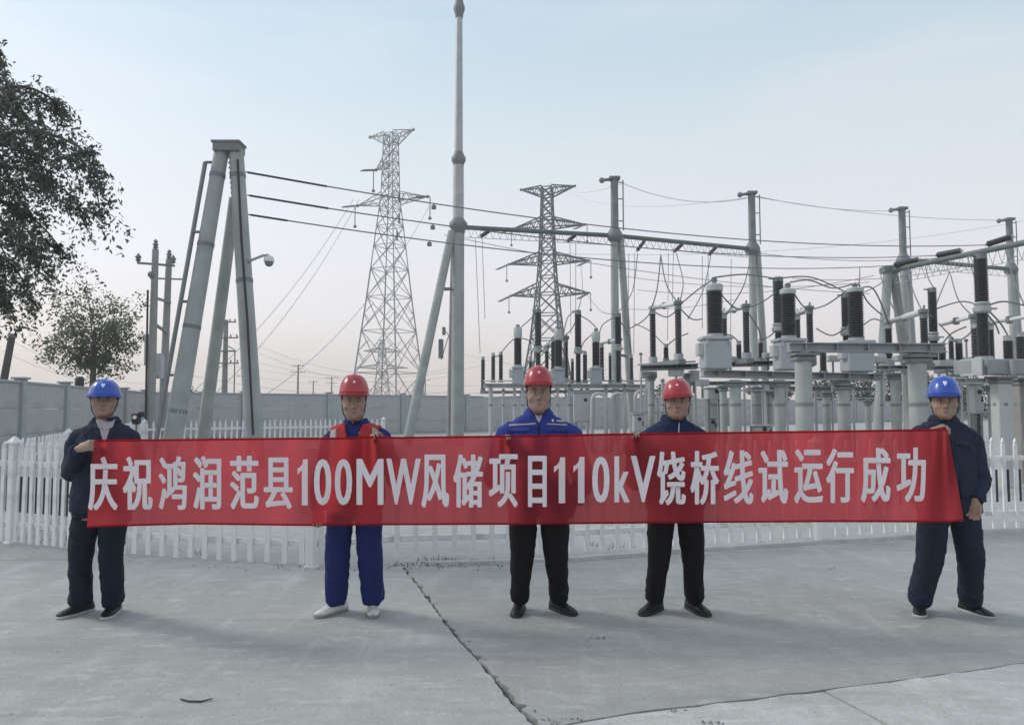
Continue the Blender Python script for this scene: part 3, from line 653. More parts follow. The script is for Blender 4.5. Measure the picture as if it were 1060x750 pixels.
for k in range(22):
    p = W(236.5 + k * .42, 158 + k * 5.2, YA - .02); q.sphere(p, .033, 6, 4)
q.build('bolt_row', M['white_steel'], t)
q = MB(); q.tube([W(246, 165, YA - .2), W(250, 250, YA - .22), W(256, 330, 17.7), W(262, 450, 17.6)], .028, 6); q.build('cable', M['black'], t)
# camera on a bracket: own thing
cp = W(262, 268, YA - .15); t2 = thing('security_camera', cp, 'round white dome camera on a short bracket on the right concrete leg', 'camera')
q = MB(); q.tube([W(254, 272, YA - .12), W(262, 268.5, YA - .18), W(272, 264.5, YA - .2), W(278, 264, YA - .2)], .035, 8); q.cyl(W(253.5, 276, YA - .1), W(253.5, 266, YA - .1), .07, n=8); q.build('bracket', M['paint_grey'], t2, True)
c_ = W(278.5, 270, YA - .2); q = MB(); q.lathe([(.02, .14), (.05, .12), (.10, .10), (.125, .04), (.125, -.02)][::-1], c_, 14); q.build('housing', M['white_plastic'], t2, 'auto')
q = MB(); q.sphere(c_ + Vector((0, 0, -.035)), .105, 12, 8); q.build('dome', M['galv_dark'], t2, True)

# lightning mast
YM = 31.2; mb = ground_pt(473.5, YM); t = thing('lightning_mast', mb, 'tall slender steel lightning mast with knobbed joints and slanting brace', 'mast')
def mpt(py): return Vector((mb.x, YM, W(473, py, YM).z))
for nm, y0, y1, r0, r1 in (('lower_shaft', 460, 236, .27, .25), ('middle_shaft', 236, 165, .235, .22), ('upper_shaft', 165, 8, .18, .135)):
    q = MB(); a = mpt(y0); 
    if y0 == 460: a.z = -.05
    q.cyl(a, mpt(y1), r0, r1, 16); q.build(nm, M['galv'] if y0 < 460 else M['concrete_pole'], t, 'auto')
q = MB(); q.cyl(mpt(8), mpt(-70), .06, .03, 8); q.build('finial_rod', M['galv'], t, 'auto')
for py, r, h in ((165, .30, .5), (9, .24, .55), (233, .38, .5)):
    q = MB(); c_ = mpt(py); q.lathe([(.2 * r / .3, -h * .75), (r * .8, -h * .35), (r, -.08), (r, .08), (r * .8, h * .35), (.15, h * .8)], c_, 14); q.build('joint_collar', M['galv_dark'], t, 'auto')
a = mpt(240) + Vector((-.25, -.1, 0)); b = W(424, 446, YM - 1.0); d = (b - a).normalized(); b = b + d * ((-.05 - b.z) / d.z); q = MB(); q.cyl(b, a, .2, .17, 14); q.build('brace_leg', M['concrete_pole'], t, 'auto')
a = mpt(242) + Vector((-.2, .5, 0)); b = Vector((W(466, 440, YM + 1.5).x, YM + 1.5, -.05)); q = MB(); q.cyl(b, a, .17, .14, 12); q.build('rear_leg', M['wood_pole'], t, 'auto')
q = MB(); q.cyl(W(455, 299, YM - .3), W(474, 299, YM), .07, n=8); q.build('tie_bar', M['galv_dark'], t)
p = W(459.5, 347, YM - .3); q = MB(); q.box(p + Vector((0, 0, .18)), (.13, .13, .32)); q.box(p + Vector((-.12, 0, -.55)), (.2, .14, .8), bev=.03); q.tube([p + Vector((-.05, 0, .3)), p + Vector((.2, 0, 0)), p + Vector((-.1, 0, -1.0))], .02, 5); q.build('control_box', M['galv_dark'], t)

def gantry_post(px, ytop, ybeam, Y, bdx, label, rod=True):
    b = ground_pt(px, Y); t = thing('gantry_post', b, label, 'gantry post')
    zt, zb = W(px, ytop, Y).z, W(px, ybeam, Y).z
    q = MB(); q.cyl((b.x, Y, zb - .1), (b.x, Y, zt), .175, .165, 14); q.build('upper_shaft', M['galv_dark'], t, 'auto')
    q = MB(); q.cyl((b.x - .02, Y, -.05), (b.x - .02, Y, zb), .19, .165, 14); q.build('leg', M['concrete_pole'], t, 'auto')
    q = MB(); q.cyl((b.x + bdx, Y + 1.2, -.05), (b.x + .26, Y + .1, zb - .1), .18, .155, 14); q.build('brace_leg', M['concrete_pole'], t, 'auto')
    q = MB(); q.lathe([(.20, -.32), (.32, -.2), (.36, -.05), (.31, .10), (.18, .32)], (b.x, Y, zb), 14); q.build('collar', M['galv_dark'], t, 'auto')
    q = MB(); q.box((b.x, Y, zt + .05), (.48, .42, .14), bev=.02); q.cyl((b.x - .55, Y, zt - .03), (b.x - .2, Y, zt + .02), .07, n=8); q.sphere((b.x - .55, Y, zt - .03), .13, 8, 6); q.build('cap', M['galv_dark'], t)
    if rod:
        q = MB(); x = b.x + .38; q.cyl((x, Y, zb + .2), (x, Y, zt - .02), .028, n=6)
        for f in (.25, .65, .95): z = zb + (zt - zb) * f; q.cyl((b.x + .15, Y, z), (x, Y, z), .025, n=6)
        q.build('ladder_rod', M['galv_dark'], t)
    q = MB(); zz = zb * .42; q.cyl((b.x, Y, zz), (b.x + bdx * .62, Y + .75, zz), .06, n=8); q.build('tie_bar', M['galv_dark'], t)
    return t
gantry_post(638, 186, 243, 32.6, .95, 'grey gantry post with side rod between the far pylon and the tank with ribs')
gantry_post(782.5, 201, 257, 35.4, 1.0, 'grey gantry post where the long green beam ends, right of centre')
gantry_post(940.5, 217, 269, 37.9, 1.1, 'grey gantry post behind the near sloping gantry on the right')
gantry_post(1053, 228, 278, 40.6, 1.2, 'grey gantry post at the right edge beyond the strain insulators')

def beam(pa, pb, r, label, m='beam_green', depth=.42, n=18):
    t = thing('gantry_beam', pa, label, 'beam'); q = MB(); q.cyl(pa, pb, r, n=12); q.build('top_chord', M[m], t, 'auto')
    d = Vector((0, 0, -depth)); q = MB(); q.cyl(pa + d, pb + d, .014, n=6)
    for i in range(n):
        a, b, c = pa.lerp(pb, i / n), pa.lerp(pb, (i + .5) / n) + d, pa.lerp(pb, (i + 1) / n); q.cyl(a, b, .012, n=4); q.cyl(b, c, .012, n=4)
    q.build('lacing', M['galv'], t); return t
bm0, bm1, bm2 = W(476, 235, 31.2), W(638, 244, 32.6), W(782, 258, 35.4)
beam(bm0, bm1, .10, 'long dark green tubular beam from the lightning mast to the first post', n=22)
beam(bm1, bm2, .10, 'dark green tubular beam sloping between the two central gantry posts', n=22)
beam(W(942, 269, 37.9), W(1052, 279, 40.6), .11, 'dark tubular beam joining the two rear right gantry posts', n=14)
# near gantry on the right: two legs and a beam rising towards the right edge
nb0, nb1 = W(921, 280, 34.0), W(1066, 250, 27.6)
beam(nb0 + (nb0 - nb1) * .04, nb1 + (nb1 - nb0) * .4, .115, 'grey tubular beam rising to the right edge under strain insulators', 'beam_green', .62, 24)
t = thing('gantry_a_frame', Vector((nb0.x, 34, -.03)), 'pale two legged A-frame spreading under the left end of the rising beam', 'gantry')
for xb, yb, Yb, mt in ((909, 445, 33.6, 'concrete_pole'), (946, 445, 34.6, 'wood_pole')):
    b = W(xb, yb, Yb); a = W(919 if xb < 920 else 925, 281, 34.0); d = (b - a).normalized(); b = b + d * ((-.05 - b.z) / d.z)
    q = MB(); q.cyl(b, a, .23, .19, 14); q.build('leg', M[mt], t, 'auto')
q = MB(); q.box(nb0 + Vector((0, 0, .02)), (.75, .5, .3), bev=.03); q.build('cap', M['galv_dark'], t)

# short dark strain strings below the beams
SG = 'short dark strain insulators slanting under the green beam'
def sheds(q, p0, p1, rc, rs, n, seg=10):
    rc = max(rc, rs * .80) if n > 7 else rc
    d = p1 - p0; L_ = d.length; prof = [(rc, 0)]
    for i in range(n):
        z = L_ * (i + .2) / n; h = L_ / n; prof += [(rc, z), (rs, z + h * .30), (rs * .96, z + h * .42), (rc, z + h * .62)]
    prof.append((rc, L_)); q.lathe(prof, p0, seg, d)
def strain(p0, p1, r, label, group, n=7):
    t = thing('strain_insulator', p0, label, 'insulator', group); q = MB(); sheds(q, p0.lerp(p1, .08), p0.lerp(p1, .92), r * .5, r, n); q.build('shed_stack', M['porcelain'], t, 'auto')
    q = MB(); q.cyl(p0, p0.lerp(p1, .10), r * .4, n=6); q.cyl(p0.lerp(p1, .9), p1, r * .4, n=6); q.build('end_fitting', M['galv'], t); return t
for (xa, ya, xb, yb, f) in ((508, 238, 497, 245, .2), (596, 243, 587, 250, .7), (668, 248, 659, 260, .2), (707, 252, 697, 261, .5), (742, 255, 733, 264, .75)):
    Yb = 31.8 if xa < 640 else 33.6
    strain(W(xa, ya, Yb), W(xb, yb, Yb - 1.2), .085, 'short dark strain insulator hanging under the green beam at ' + {508: 'its mast end', 596: 'the pylon', 668: 'the first post', 707: 'its middle right span', 742: 'the second post'}[xa], SG)
ends = [W(985, 263.5, 31.4), W(940, 274.5, 33.4), W(922, 279, 34.2)]
big = [(W(1045, 249, 28.8), W(1016, 258, 29.6)), (W(993, 263.5, 30.9), W(965, 268.5, 31.9)), (W(950, 272, 32.9), W(921, 278.5, 33.8))]
for (a, b), wh in zip(big, ('nearest the right edge', 'in the middle of the rising beam', 'at the left end of the rising beam')):
    strain(a + Vector((0, -.25, .12)), b + Vector((0, -.25, .12)), .135, 'thick grey strain insulator lying along the beam, ' + wh, 'three thick strain insulators along the rising beam', 11)
# three main line conductors from the left A-frame, each with its string, spacer and damper
for i, ((xs, ys), (a, b), sag, marks) in enumerate(zip(((254, 178), (256, 202), (257, 222)), big, (.62, .60, .58), (((319, 190), (335, 196)), ((315, 213), (329, 218)), ((311, 230), (324, 235))))):
    p0 = W(xs, ys, 18.1); p1 = b + Vector((0, -.25, .12)); pts = cat_pts(p0, p1, sag, 28)
    lab = ('topmost', 'middle', 'lowest')[i] + ' of the three heavy conductors running right from the concrete A-frame'
    ob = wire('line_conductor', pts, .018, lab, 'three heavy conductors from the concrete A-frame'); o_ = Vector(pts[0])
    q = MB(); sheds(q, pts[0].lerp(pts[1], .05), pts[0].lerp(pts[1], .95) if (pts[1] - pts[0]).length > 1 else pts[2], .018, .031, 24, 8); me = q.mesh('strain_insulator', o_); me.materials.append(M['porcelain']); o2 = bpy.data.objects.new('strain_insulator', me); C.objects.link(o2); o2.parent = ob
    for f, up in ((.14, 1), (.175, -1)):
        k = f * 28; p = pts[int(k)].lerp(pts[int(k) + 1], k % 1); q = MB()
        if up > 0: q.cyl(p + Vector((0, 0, -.12)), p + Vector((0, 0, .16)), .022, n=6)
        else: q.box(p + Vector((0, 0, -.10)), (.13, .06, .12), bev=.02); q.cyl(p, p + Vector((0, 0, -.1)), .02, n=6)
        me = q.mesh('damper', o_); me.materials.append(M['galv_dark']); o2 = bpy.data.objects.new('damper', me); C.objects.link(o2); o2.parent = ob

# ------------------------------------------------------------------ switchgear
def stack(parent, name, base, h, rc, rs, n, m='porcelain', seg=14):
    q = MB(); sheds(q, base, base + Vector((0, 0, h)), rc, rs, n, seg); return q.build(name, M[m], parent, 'auto')
def zoff(px, py, Y): return W(px, py, Y).z
def current_transformer(px, Y, ys, label, group, wI=.205, wT=.66, green=False, box_side=-1):
    """ys: knob top, cap top, insulator top, insulator foot, tank foot in photo rows."""
    z = [zoff(px, y, Y) for y in ys]; x = W(px, 370, Y).x; t = thing('current_transformer', Vector((x, Y, z[4])), label, 'transformer', group)
    h = z[3] - z[4]; q = MB(); q.box((x, Y, z[4] + h * .45), (wT, wT * .8, h * .86), bev=.04); q.build('tank', M['paint_grey'], t)
    q = MB(); q.box((x, Y, z[4] + h * .93), (wT * 1.1, wT * .88, h * .1), bev=.02)
    for sx in (-.4, .4): q.box((x + sx * wT, Y - wT * .46, z[4] + h * .80), (.05, .05, .12))
    q.build('tank_lid', M['galv'], t)
    q = MB(); q.box((x + box_side * wT * .58, Y - .06, z[4] + h * .60), (.16, .26, .30), bev=.02); q.build('terminal_box', M['white_steel'], t)
    q = MB(); q.cyl((x, Y, z[3] - .02), (x, Y, z[3] + .06), wI * .95, n=16); q.build('flange', M['galv'], t, 'auto')
    stack(t, 'insulator', Vector((x, Y, z[3] + .05)), z[2] - z[3] - .05, wI * .82, wI, 20, 'porcelain_green' if green else 'porcelain')
    q = MB(); H_ = z[1] - z[2]; q.lathe([(wI * .8, 0), (wI * .98, H_ * .15), (wI * 1.03, H_ * .8), (wI * .85, H_), (wI * .3, H_ * 1.02)], (x, Y, z[2]), 18); q.build('head', M['white_steel'], t, 'auto')
    q = MB(); q.cyl((x, Y, z[1]), (x, Y, z[0]), .06, n=8); q.box((x, Y, (z[0] + z[1]) / 2 + .02), (.14, .05, .05)); q.build('terminal', M['galv_dark'], t)
    return t
CG = 'large ribbed current transformers on the long steel beam'
current_transformer(740.5, 18.0, (287, 294, 302, 348, 383), 'large ribbed dark transformer on grey tank, standing alone right of centre', CG)
current_transformer(817, 18.4, (293, 299, 305, 350, 384), 'large ribbed dark transformer on grey tank above the near beam end', CG, .19)
current_transformer(887, 18.8, (294, 298, 303, 352, 386), 'large ribbed dark transformer whose tank hangs below the near crossbeam', CG, .2)
HG = 'transformers with pale grey heads behind the man in bright blue'
for px, ys, wh in ((536, (336, 338.5, 350, 379, 398), 'leftmost pale headed transformer, above the bright blue man\'s helmet left side'), (578, (338, 341, 352, 381, 398), 'pale headed transformer in the middle of its row of three'), (617, (340, 343, 354, 380, 398), 'pale headed transformer beside the central gantry post')):
    current_transformer(px, 27.5, ys, wh, HG, .155, .42)
def breaker(px, Y, ys, label, group, ru=.135, rl=.105, green=False):
    """ys: top, top of interrupter, joint, foot."""
    z = [zoff(px, y, Y) for y in ys]; x = W(px, 370, Y).x; t = thing('circuit_breaker', Vector((x, Y, z[3])), label, 'circuit breaker', group); m = 'porcelain_green' if green else 'porcelain'
    stack(t, 'lower_insulator', Vector((x, Y, z[3] + .08)), z[2] - z[3] - .2, rl * .8, rl, 20, m); stack(t, 'upper_insulator', Vector((x, Y, z[2] + .06)), z[1] - z[2] - .06, ru * .84, ru, 22, m)
    q = MB(); q.lathe([(rl, -.16), (ru * 1.2, -.12), (ru * 1.25, -.03), (ru * .9, 0), (ru * 1.15, .06), (ru, .09)], (x, Y, z[2]), 16); q.box((x + ru * 1.5, Y, z[2] - .05), (.18, .07, .04)); q.build('joint', M['galv'], t, 'auto')
    q = MB(); q.cyl((x, Y, z[1] - .02), (x, Y, z[0]), ru * .9, n=14); q.box((x - ru, Y, z[0] - .04), (.2, .08, .03)); q.build('terminal_cap', M['galv_dark'], t, 'auto')
    q = MB(); q.cyl((x, Y, z[3] - .02), (x, Y, z[3] + .09), rl * 1.3, n=14); q.build('base_flange', M['galv'], t, 'auto')
    return t
BG = 'tall dark circuit breaker poles in a row of three'
breaker(557, 28.0, (320, 323, 361, 398), 'tall dark breaker pole over the red helmet of the bright blue man', BG, green=True)
breaker(598.5, 28.0, (321, 325, 362, 398), 'tall dark breaker pole standing free between two pale headed transformers', BG)
breaker(640, 28.2, (324, 328, 359, 398), 'tall dark breaker pole half hidden behind the central gantry post', BG)
BG2 = 'tall breaker poles behind the big ribbed transformers'
breaker(807, 21.5, (287, 291, 338, 366), 'tall greenish breaker pole just left of the second ribbed transformer', BG2, .16, .13, True)
breaker(877, 21.8, (304, 308, 342, 366), 'tall dark breaker pole just left of the third ribbed transformer', BG2, .14, .12)
breaker(967, 21.0, (298, 302, 347, 376), 'tall slim dark breaker pole rising above the thick round column', BG2, .125, .12)
breaker(1018.5, 16.6, (263, 268, 317, 373), 'tallest dark breaker pole, on the box beam near the right edge', BG2, .15, .135)

def post_ins(px, Y, ytop, yfoot, r, label, group, n=9, m='porcelain', cat='insulator'):
    z1, z0 = zoff(px, ytop, Y), zoff(px, yfoot, Y); x = W(px, 370, Y).x; t = thing('post_insulator', Vector((x, Y, z0)), label, cat, group)
    stack(t, 'shed_stack', Vector((x, Y, z0 + .06)), z1 - z0 - .14, r * .62, r, n, m, 12)
    q = MB(); q.cyl((x, Y, z0 - .02), (x, Y, z0 + .07), r * 1.15, n=10); q.build('base', M['galv_dark'], t, 'auto')
    q = MB(); q.cyl((x, Y, z1 - .09), (x, Y, z1), r * .8, n=10); q.box((x, Y, z1 + .02), (r * 1.6, .06, .04)); q.build('cap', M['galv'], t, 'auto'); return t
PG = 'slim dark post insulators behind the man in bright blue'
for px, yt, yf, Y, r, lab in ((500, 370, 404, 30, .085, 'slim dark post insulator, leftmost of all, lower than its neighbours'), (510.5, 366, 395, 29, .085, 'slim dark post insulator, left one of the close pair left of the bright blue man'), (518.5, 365, 395, 29, .085, 'slim dark post insulator, right one of the close pair left of the bright blue man'),
        (549, 372, 398, 30, .07, 'small post insulator left of the bright blue man\'s helmet top'), (566, 370, 398, 30, .08, 'small post insulator right of the bright blue man\'s helmet top'), (572.5, 351, 393, 29, .09, 'dark post insulator close left of the middle pale headed transformer'), (585.5, 348, 392, 29, .10, 'dark post insulator close right of the middle pale headed transformer'),
        (592.5, 372, 396, 30, .07, 'short post insulator left of the free standing breaker pole'), (605.5, 365, 396, 30, .10, 'short stout post insulator right of the free standing breaker pole'), (623, 357, 394, 29, .09, 'dark post insulator right of the third pale headed transformer'), (653.5, 368, 396, 30, .08, 'slim post insulator right of the central gantry post'), (631.5, 366, 396, 30, .07, 'thin post insulator left of the half hidden breaker pole')):
    post_ins(px, Y, yt, yf, r, lab, PG)
PG2 = 'small post insulators on the platform by the ribbed transformers'
for px, yt, yf, Y, r, lab in ((689.5, 357, 373, 24, .09, 'small dark insulator between the first pair of disconnector posts'), (765, 354, 373, 23, .09, 'small dark insulator right of the first ribbed transformer'), (787.5, 352, 372, 24, .09, 'small dark insulator at the foot of the second gantry post'),
        (852, 361, 386, 21, .10, 'small dark insulator hanging behind the near crossbeam'), (993, 352, 376, 20, .10, 'short dark insulator left of the tallest breaker pole'), (975.5, 356, 377, 20, .10, 'short dark insulator right of the slim breaker pole'), (1012, 336, 373, 18.5, .13, 'stout dark insulator just left of the tallest breaker pole'), (1044, 349, 375, 18, .12, 'dark insulator right of the tallest breaker pole'), (1057, 345, 376, 18.6, .11, 'dark insulator cut by the right edge of the photo'), (985, 350, 374, 22, .08, 'thin dark insulator between breaker poles on the right')):
    post_ins(px, Y, yt, yf, r, lab, PG2)

def disconnector(e1, e2, Y1_, Y2_, label, group, r=.105, arm=.075, single=None):
    """Two porcelain posts joined by a pale tubular arm; e = (px, y top, y foot)."""
    pts = []
    for (px, yt, yf), Y in ((e1, Y1_), (e2, Y2_)): pts.append((W(px, 370, Y).x, Y, zoff(px, yf, Y), zoff(px, yt, Y)))
    t = thing('disconnector', Vector((pts[0][0], pts[0][1], pts[0][2])), label, 'disconnector', group)
    for i, (x, Y, z0, z1) in enumerate(pts):
        if single is not None and i != single: continue
        stack(t, 'insulator', Vector((x, Y, z0 + .1)), z1 - z0 - .18, r * .78, r, 16)
        q = MB(); q.cyl((x, Y, z0 - .06), (x, Y, z0 + .11), r * 1.3, n=12); q.build('bearing', M['galv'], t, 'auto')
        q = MB(); q.cyl((x, Y, z1 - .09), (x, Y, z1 + .03), r * .95, n=12); q.box((x, Y, z1 + .10), (.24, .16, .12), bev=.02); q.cyl((x, Y, z1 + .1), (x + .02, Y, z1 + .26), .03, n=6); q.build('contact_head', M['galv_dark'] if i else M['white_steel'], t)
    A, B = Vector((pts[0][0], pts[0][1], pts[0][3] + .1)), Vector((pts[1][0], pts[1][1], pts[1][3] + .1)); mid = A.lerp(B, .48)
    q = MB(); q.cyl(A, mid, arm * .8, n=10); q.build('blade_arm', M['white_steel'], t, 'auto'); q = MB(); q.cyl(mid, B, arm, n=10); q.build('blade_arm', M['white_plastic'], t, 'auto')
    q = MB(); q.box(mid, (.12, .16, .2), bev=.02); q.build('contact_finger', M['galv_dark'], t)
    a, b = Vector((pts[0][0], pts[0][1], pts[0][2] - .14)), Vector((pts[1][0], pts[1][1], pts[1][2] - .14)); d = (b - a); q = MB(); q.box((a + b) / 2, (d.length + .5, .22, .14), Matrix.Rotation(math.atan2(d.y, d.x), 3, 'Z'), bev=.01); q.build('base_channel', M['galv_dark'], t)
    return t
DG = 'disconnector switches with pale tubular arms'
disconnector((676, 322, 373), (702.5, 317, 370), 23.5, 21.6, 'disconnector with two dark posts and a pale arm, left of the first ribbed transformer', DG)
disconnector((750, 327, 372), (773, 320, 369), 23.5, 21.8, 'disconnector with pale arm behind and right of the first ribbed transformer', DG)
disconnector((826, 328, 374), (839, 322, 371), 23.5, 22.0, 'disconnector right of the second ribbed transformer above the near crossbeam', DG)
disconnector((920.5, 337, 376), (957.5, 326, 374), 21.5, 19.8, 'disconnector with broad pale arm in front of the gantry A-frame', DG, .105, .085)
disconnector((975, 340, 378), (1010, 331, 376), 21.5, 20.0, 'disconnector arm between the slim breaker and the tallest breaker', DG, .1, .055, 1)
disconnector((1026, 338, 376), (1070, 331, 374), 20.5, 19.0, 'disconnector arm running off the right edge beside the tallest breaker', DG, .1, .055, 0)
disconnector((566, 361, 396), (586, 352, 394), 29.5, 28.5, 'distant disconnector arm over the middle pale headed transformer', DG, .085, .06)
disconnector((622, 358, 396), (641, 354, 394), 29.5, 28.6, 'distant disconnector arm crossing the central gantry post', DG, .085, .06, 1)

# ------------------------------------------------------------------ supports
def column(px, Y, ytop, r, label, group, m='concrete_pole', plate=True, sq=False, cat='column'):
    x = W(px, 400, Y).x; z = zoff(px, ytop, Y); t = thing('support_column', Vector((x, Y, -.03)), label, cat, group); q = MB()
    if sq: q.box((x, Y, z / 2 - .03), (r * 2, r * 2, z), bev=.015)
    else: q.cyl((x, Y, -.05), (x, Y, z), r * 1.04, r * .97, 18)
    q.build('shaft', M[m], t, 'auto')
    q = MB()
    if plate: q.box((x, Y, z - .05), (r * 2.9, r * 2.9, .05)); q.box((x, Y, z - .13), (r * 2.4, r * 2.4, .10), bev=.02)
    else: q.cyl((x, Y, z - .1), (x, Y, z - .02), r * 1.2, n=12)
    q.build('head_plate', M['galv_dark'], t)
    q = MB(); q.cyl((x, Y, zoff(px, 420, Y) if z > 1.6 else z * .5), (x, Y, (zoff(px, 420, Y) if z > 1.6 else z * .5) + .06), r * 1.06, n=18); q.build('band', M['galv_dark'], t, 'auto')
    return t
def hbeam(pa, pb, h, w_, label, group=None, m='frame_grey', cat='beam', bolts=True):
    """Steel channel beam between two points with stiffeners and bolts."""
    d = pb - pa; Mz = Vector((1, 0, 0)).rotation_difference(d.normalized()).to_matrix(); c = (pa + pb) / 2; t = thing('support_beam', c, label, cat, group)
    q = MB(); q.box(c, (d.length, w_ * .35, h - .02), Mz); q.build('web', M[m], t)
    for s_ in (-1, 1):
        q = MB(); q.box(c + Vector((0, 0, s_ * (h / 2 - .011))), (d.length + .004, w_, .022), Mz, bev=.004); q.build('flange', M[m], t)
    if bolts:
        q = MB(); k = int(d.length / .8) + 2
        for i in range(k): q.box(pa.lerp(pb, (i + .5) / k), (.02, w_ * .9, h - .05), Mz)
        q.build('stiffener', M[m], t)
    return t
SB = 'steel crossbeams carrying the switchgear'
hbeam(W(500, 399, 27.2), W(668, 400, 27.2), .16, .4, 'long pale crossbeam under the pale headed transformers', SB, 'white_steel')
hbeam(W(497, 406, 29.4), W(690, 404, 29.4), .12, .3, 'second thinner crossbeam just behind the long pale one', SB, 'white_steel')
hbeam(W(727, 386.5, 18.0), W(912, 390.5, 18.9), .17, .5, 'long grey crossbeam carrying the large ribbed transformers', SB)
hbeam(W(816, 359.5, 14.0), W(976, 360.5, 14.0), .17, .30, 'nearest grey crossbeam at chest height of the breakers, right of centre', SB)
hbeam(W(663, 381, 22.6), W(722, 379, 22.4), .14, .8, 'platform beam under the first disconnector pair', SB, 'galv_dark')
hbeam(W(745, 377, 22.8), W(800, 376, 22.8), .14, .7, 'platform beam under the second disconnector pair', SB, 'galv_dark')
hbeam(W(905, 381, 20.6), W(1010, 380, 20.4), .13, .7, 'platform beam under the right hand disconnectors', SB, 'galv')
hbeam(W(690, 397, 25.5), W(830, 396, 25.5), .13, .4, 'lower shadowed crossbeam behind the ribbed transformers', SB)
hbeam(W(815, 402, 24.5), W(905, 403, 24.5), .15, .4, 'short lower crossbeam behind the near thick column', SB)
hbeam(W(985, 394, 19.0), W(1070, 394, 19.0), .13, .4, 'lower crossbeam behind the box beam at the right edge', SB, 'white_steel')
hbeam(W(655, 427, 24.0), W(692, 427, 24.0), .07, .1, 'thin white horizontal pipe rail left of the third red helmet', None, 'white_steel', 'rail', False)
hbeam(W(735, 428, 24.0), W(752, 428, 24.0), .07, .1, 'thin white horizontal pipe rail right of the third red helmet', None, 'white_steel', 'rail', False)
# box beam with its end plate on the right
t = thing('box_beam', W(1030, 380, 14.6), 'heavy grey box beam with blunt end under the tallest breaker pole', 'beam', SB)
pa, pb = W(1006, 380, 14.4), W(1090, 380, 14.9); q = MB(); q.box((pa + pb) / 2, ((pb - pa).length, .62, .29), bev=.02); q.build('body', M['frame_grey'], t)
q = MB(); q.box(pa + Vector((-.015, 0, 0)), (.03, .68, .33), bev=.008); q.build('end_plate', M['white_steel'], t)
q = MB()
for px in (1022, 1048, 1075): q.box(W(px, 380, 14.25), (.05, .10, .27))
q.build('stiffener', M['frame_grey'], t)
KG = 'columns carrying the switchgear'
cols = [(832, 14.0, 364, .155, 'thick pale round column under the left part of the nearest crossbeam', 0), (950, 14.05, 366, .165, 'thick pale round column just left of the blue helmeted man\'s head', 0), (1036, 14.6, 388, .135, 'square pale column below the heavy box beam', 1), (1058, 15.4, 390, .16, 'square brownish column at the right edge of the photo', 1),
    (761, 18.0, 393, .135, 'round column below the first ribbed transformer', 0), (807, 18.3, 393, .125, 'round column below the second ribbed transformer', 0), (873, 18.7, 396, .15, 'round column below the third ribbed transformer', 0),
    (738, 23, 402, .12, 'pale post right behind the third red helmet', 0), (748.5, 20.5, 398, .10, 'slim pale post right of the third red helmet', 0), (783, 25, 400, .15, 'darker post between the two ribbed transformer columns', 0), (796.5, 25, 404, .08, 'slim post left of the second ribbed transformer column', 0), (855, 24, 405, .12, 'thin round post between thick column and third transformer column', 0),
    (674, 23, 388, .10, 'slim post under the first disconnector, behind the third man', 0), (712, 23, 386, .11, 'post under the first disconnector, hidden by the third helmet', 0), (927, 20.6, 386, .13, 'post beneath the right hand platform, left of the thick column', 0), (898, 26, 413, .10, 'short white capped post near the sloping A-frame leg', 0), (1027, 20, 398, .12, 'post behind the square column at right', 0), (1013, 21, 400, .06, 'thin white post right of the blue helmet', 0), (912, 22, 384, .04, 'thin upright pipe between sloping leg and thick column', 0)]
for px, Y, yt, r, lab, sq in cols:
    column(px, Y, yt, r, lab, KG, {1036: 'white_steel', 1058: 'wood_pole', 783: 'frame_grey'}.get(px, 'concrete_pole'), True, bool(sq))
WG = 'thin white steel posts behind the man in bright blue'
for px, Y, yt, r, lab in ((508, 27.2, 398, .075, 'thin white post, leftmost under the pale crossbeam'), (521, 29, 402, .05, 'very thin post left of the bright blue man\'s shoulder'), (532.5, 27.2, 398, .055, 'thin white post left of the bright blue man\'s head'), (541, 27.2, 398, .07, 'thin white post touching the bright blue man\'s helmet'), (577, 27.2, 398, .05, 'thin white post just right of the bright blue man\'s neck'), (589.5, 27.2, 398, .075, 'thin white post left of the grey cabinet'), (608, 27.2, 400, .055, 'thin white post behind the grey cabinet'), (627, 27.2, 398, .07, 'thin white post right of the grey cabinet'), (646.5, 27.2, 398, .07, 'thin white post under the half hidden breaker'), (663.5, 27.2, 400, .06, 'thin white post at the right end of the pale crossbeam'), (686, 26, 392, .06, 'thin white post left of the third red helmet')):
    column(px, Y, yt, r, lab, WG, 'white_steel', False)
def bent_pipe(px0, px1, ytop, Y, label):
    q = MB(); P0, P1 = W(px0, 450, Y), W(px1, 450, Y); z = zoff(px0, ytop, Y); k = min(.35, (P1.x - P0.x) * .45)
    pts = [Vector((P0.x, Y, -.03)), Vector((P0.x, Y, z - k)), Vector((P0.x + k * .3, Y, z - k * .3)), Vector((P0.x + k, Y, z)), Vector((P1.x - k, Y, z)), Vector((P1.x - k * .3, Y, z - k * .3)), Vector((P1.x, Y, z - k)), Vector((P1.x, Y, -.03))]
    q.tube(pts, .06, 8); o = q.build('bent_pipe', M['white_steel'], None, True, off=Vector((P0.x, Y, 0))); tag(o, label, 'pipe', 'white hoop pipes behind the switchgear')
bent_pipe(613, 627.5, 407, 25.5, 'white hoop shaped pipe right of the grey cabinet'); bent_pipe(633, 647, 407, 25.5, 'white hoop shaped pipe below the central gantry post'); bent_pipe(658, 672, 404, 25.5, 'white hoop shaped pipe left of the third red helmet')
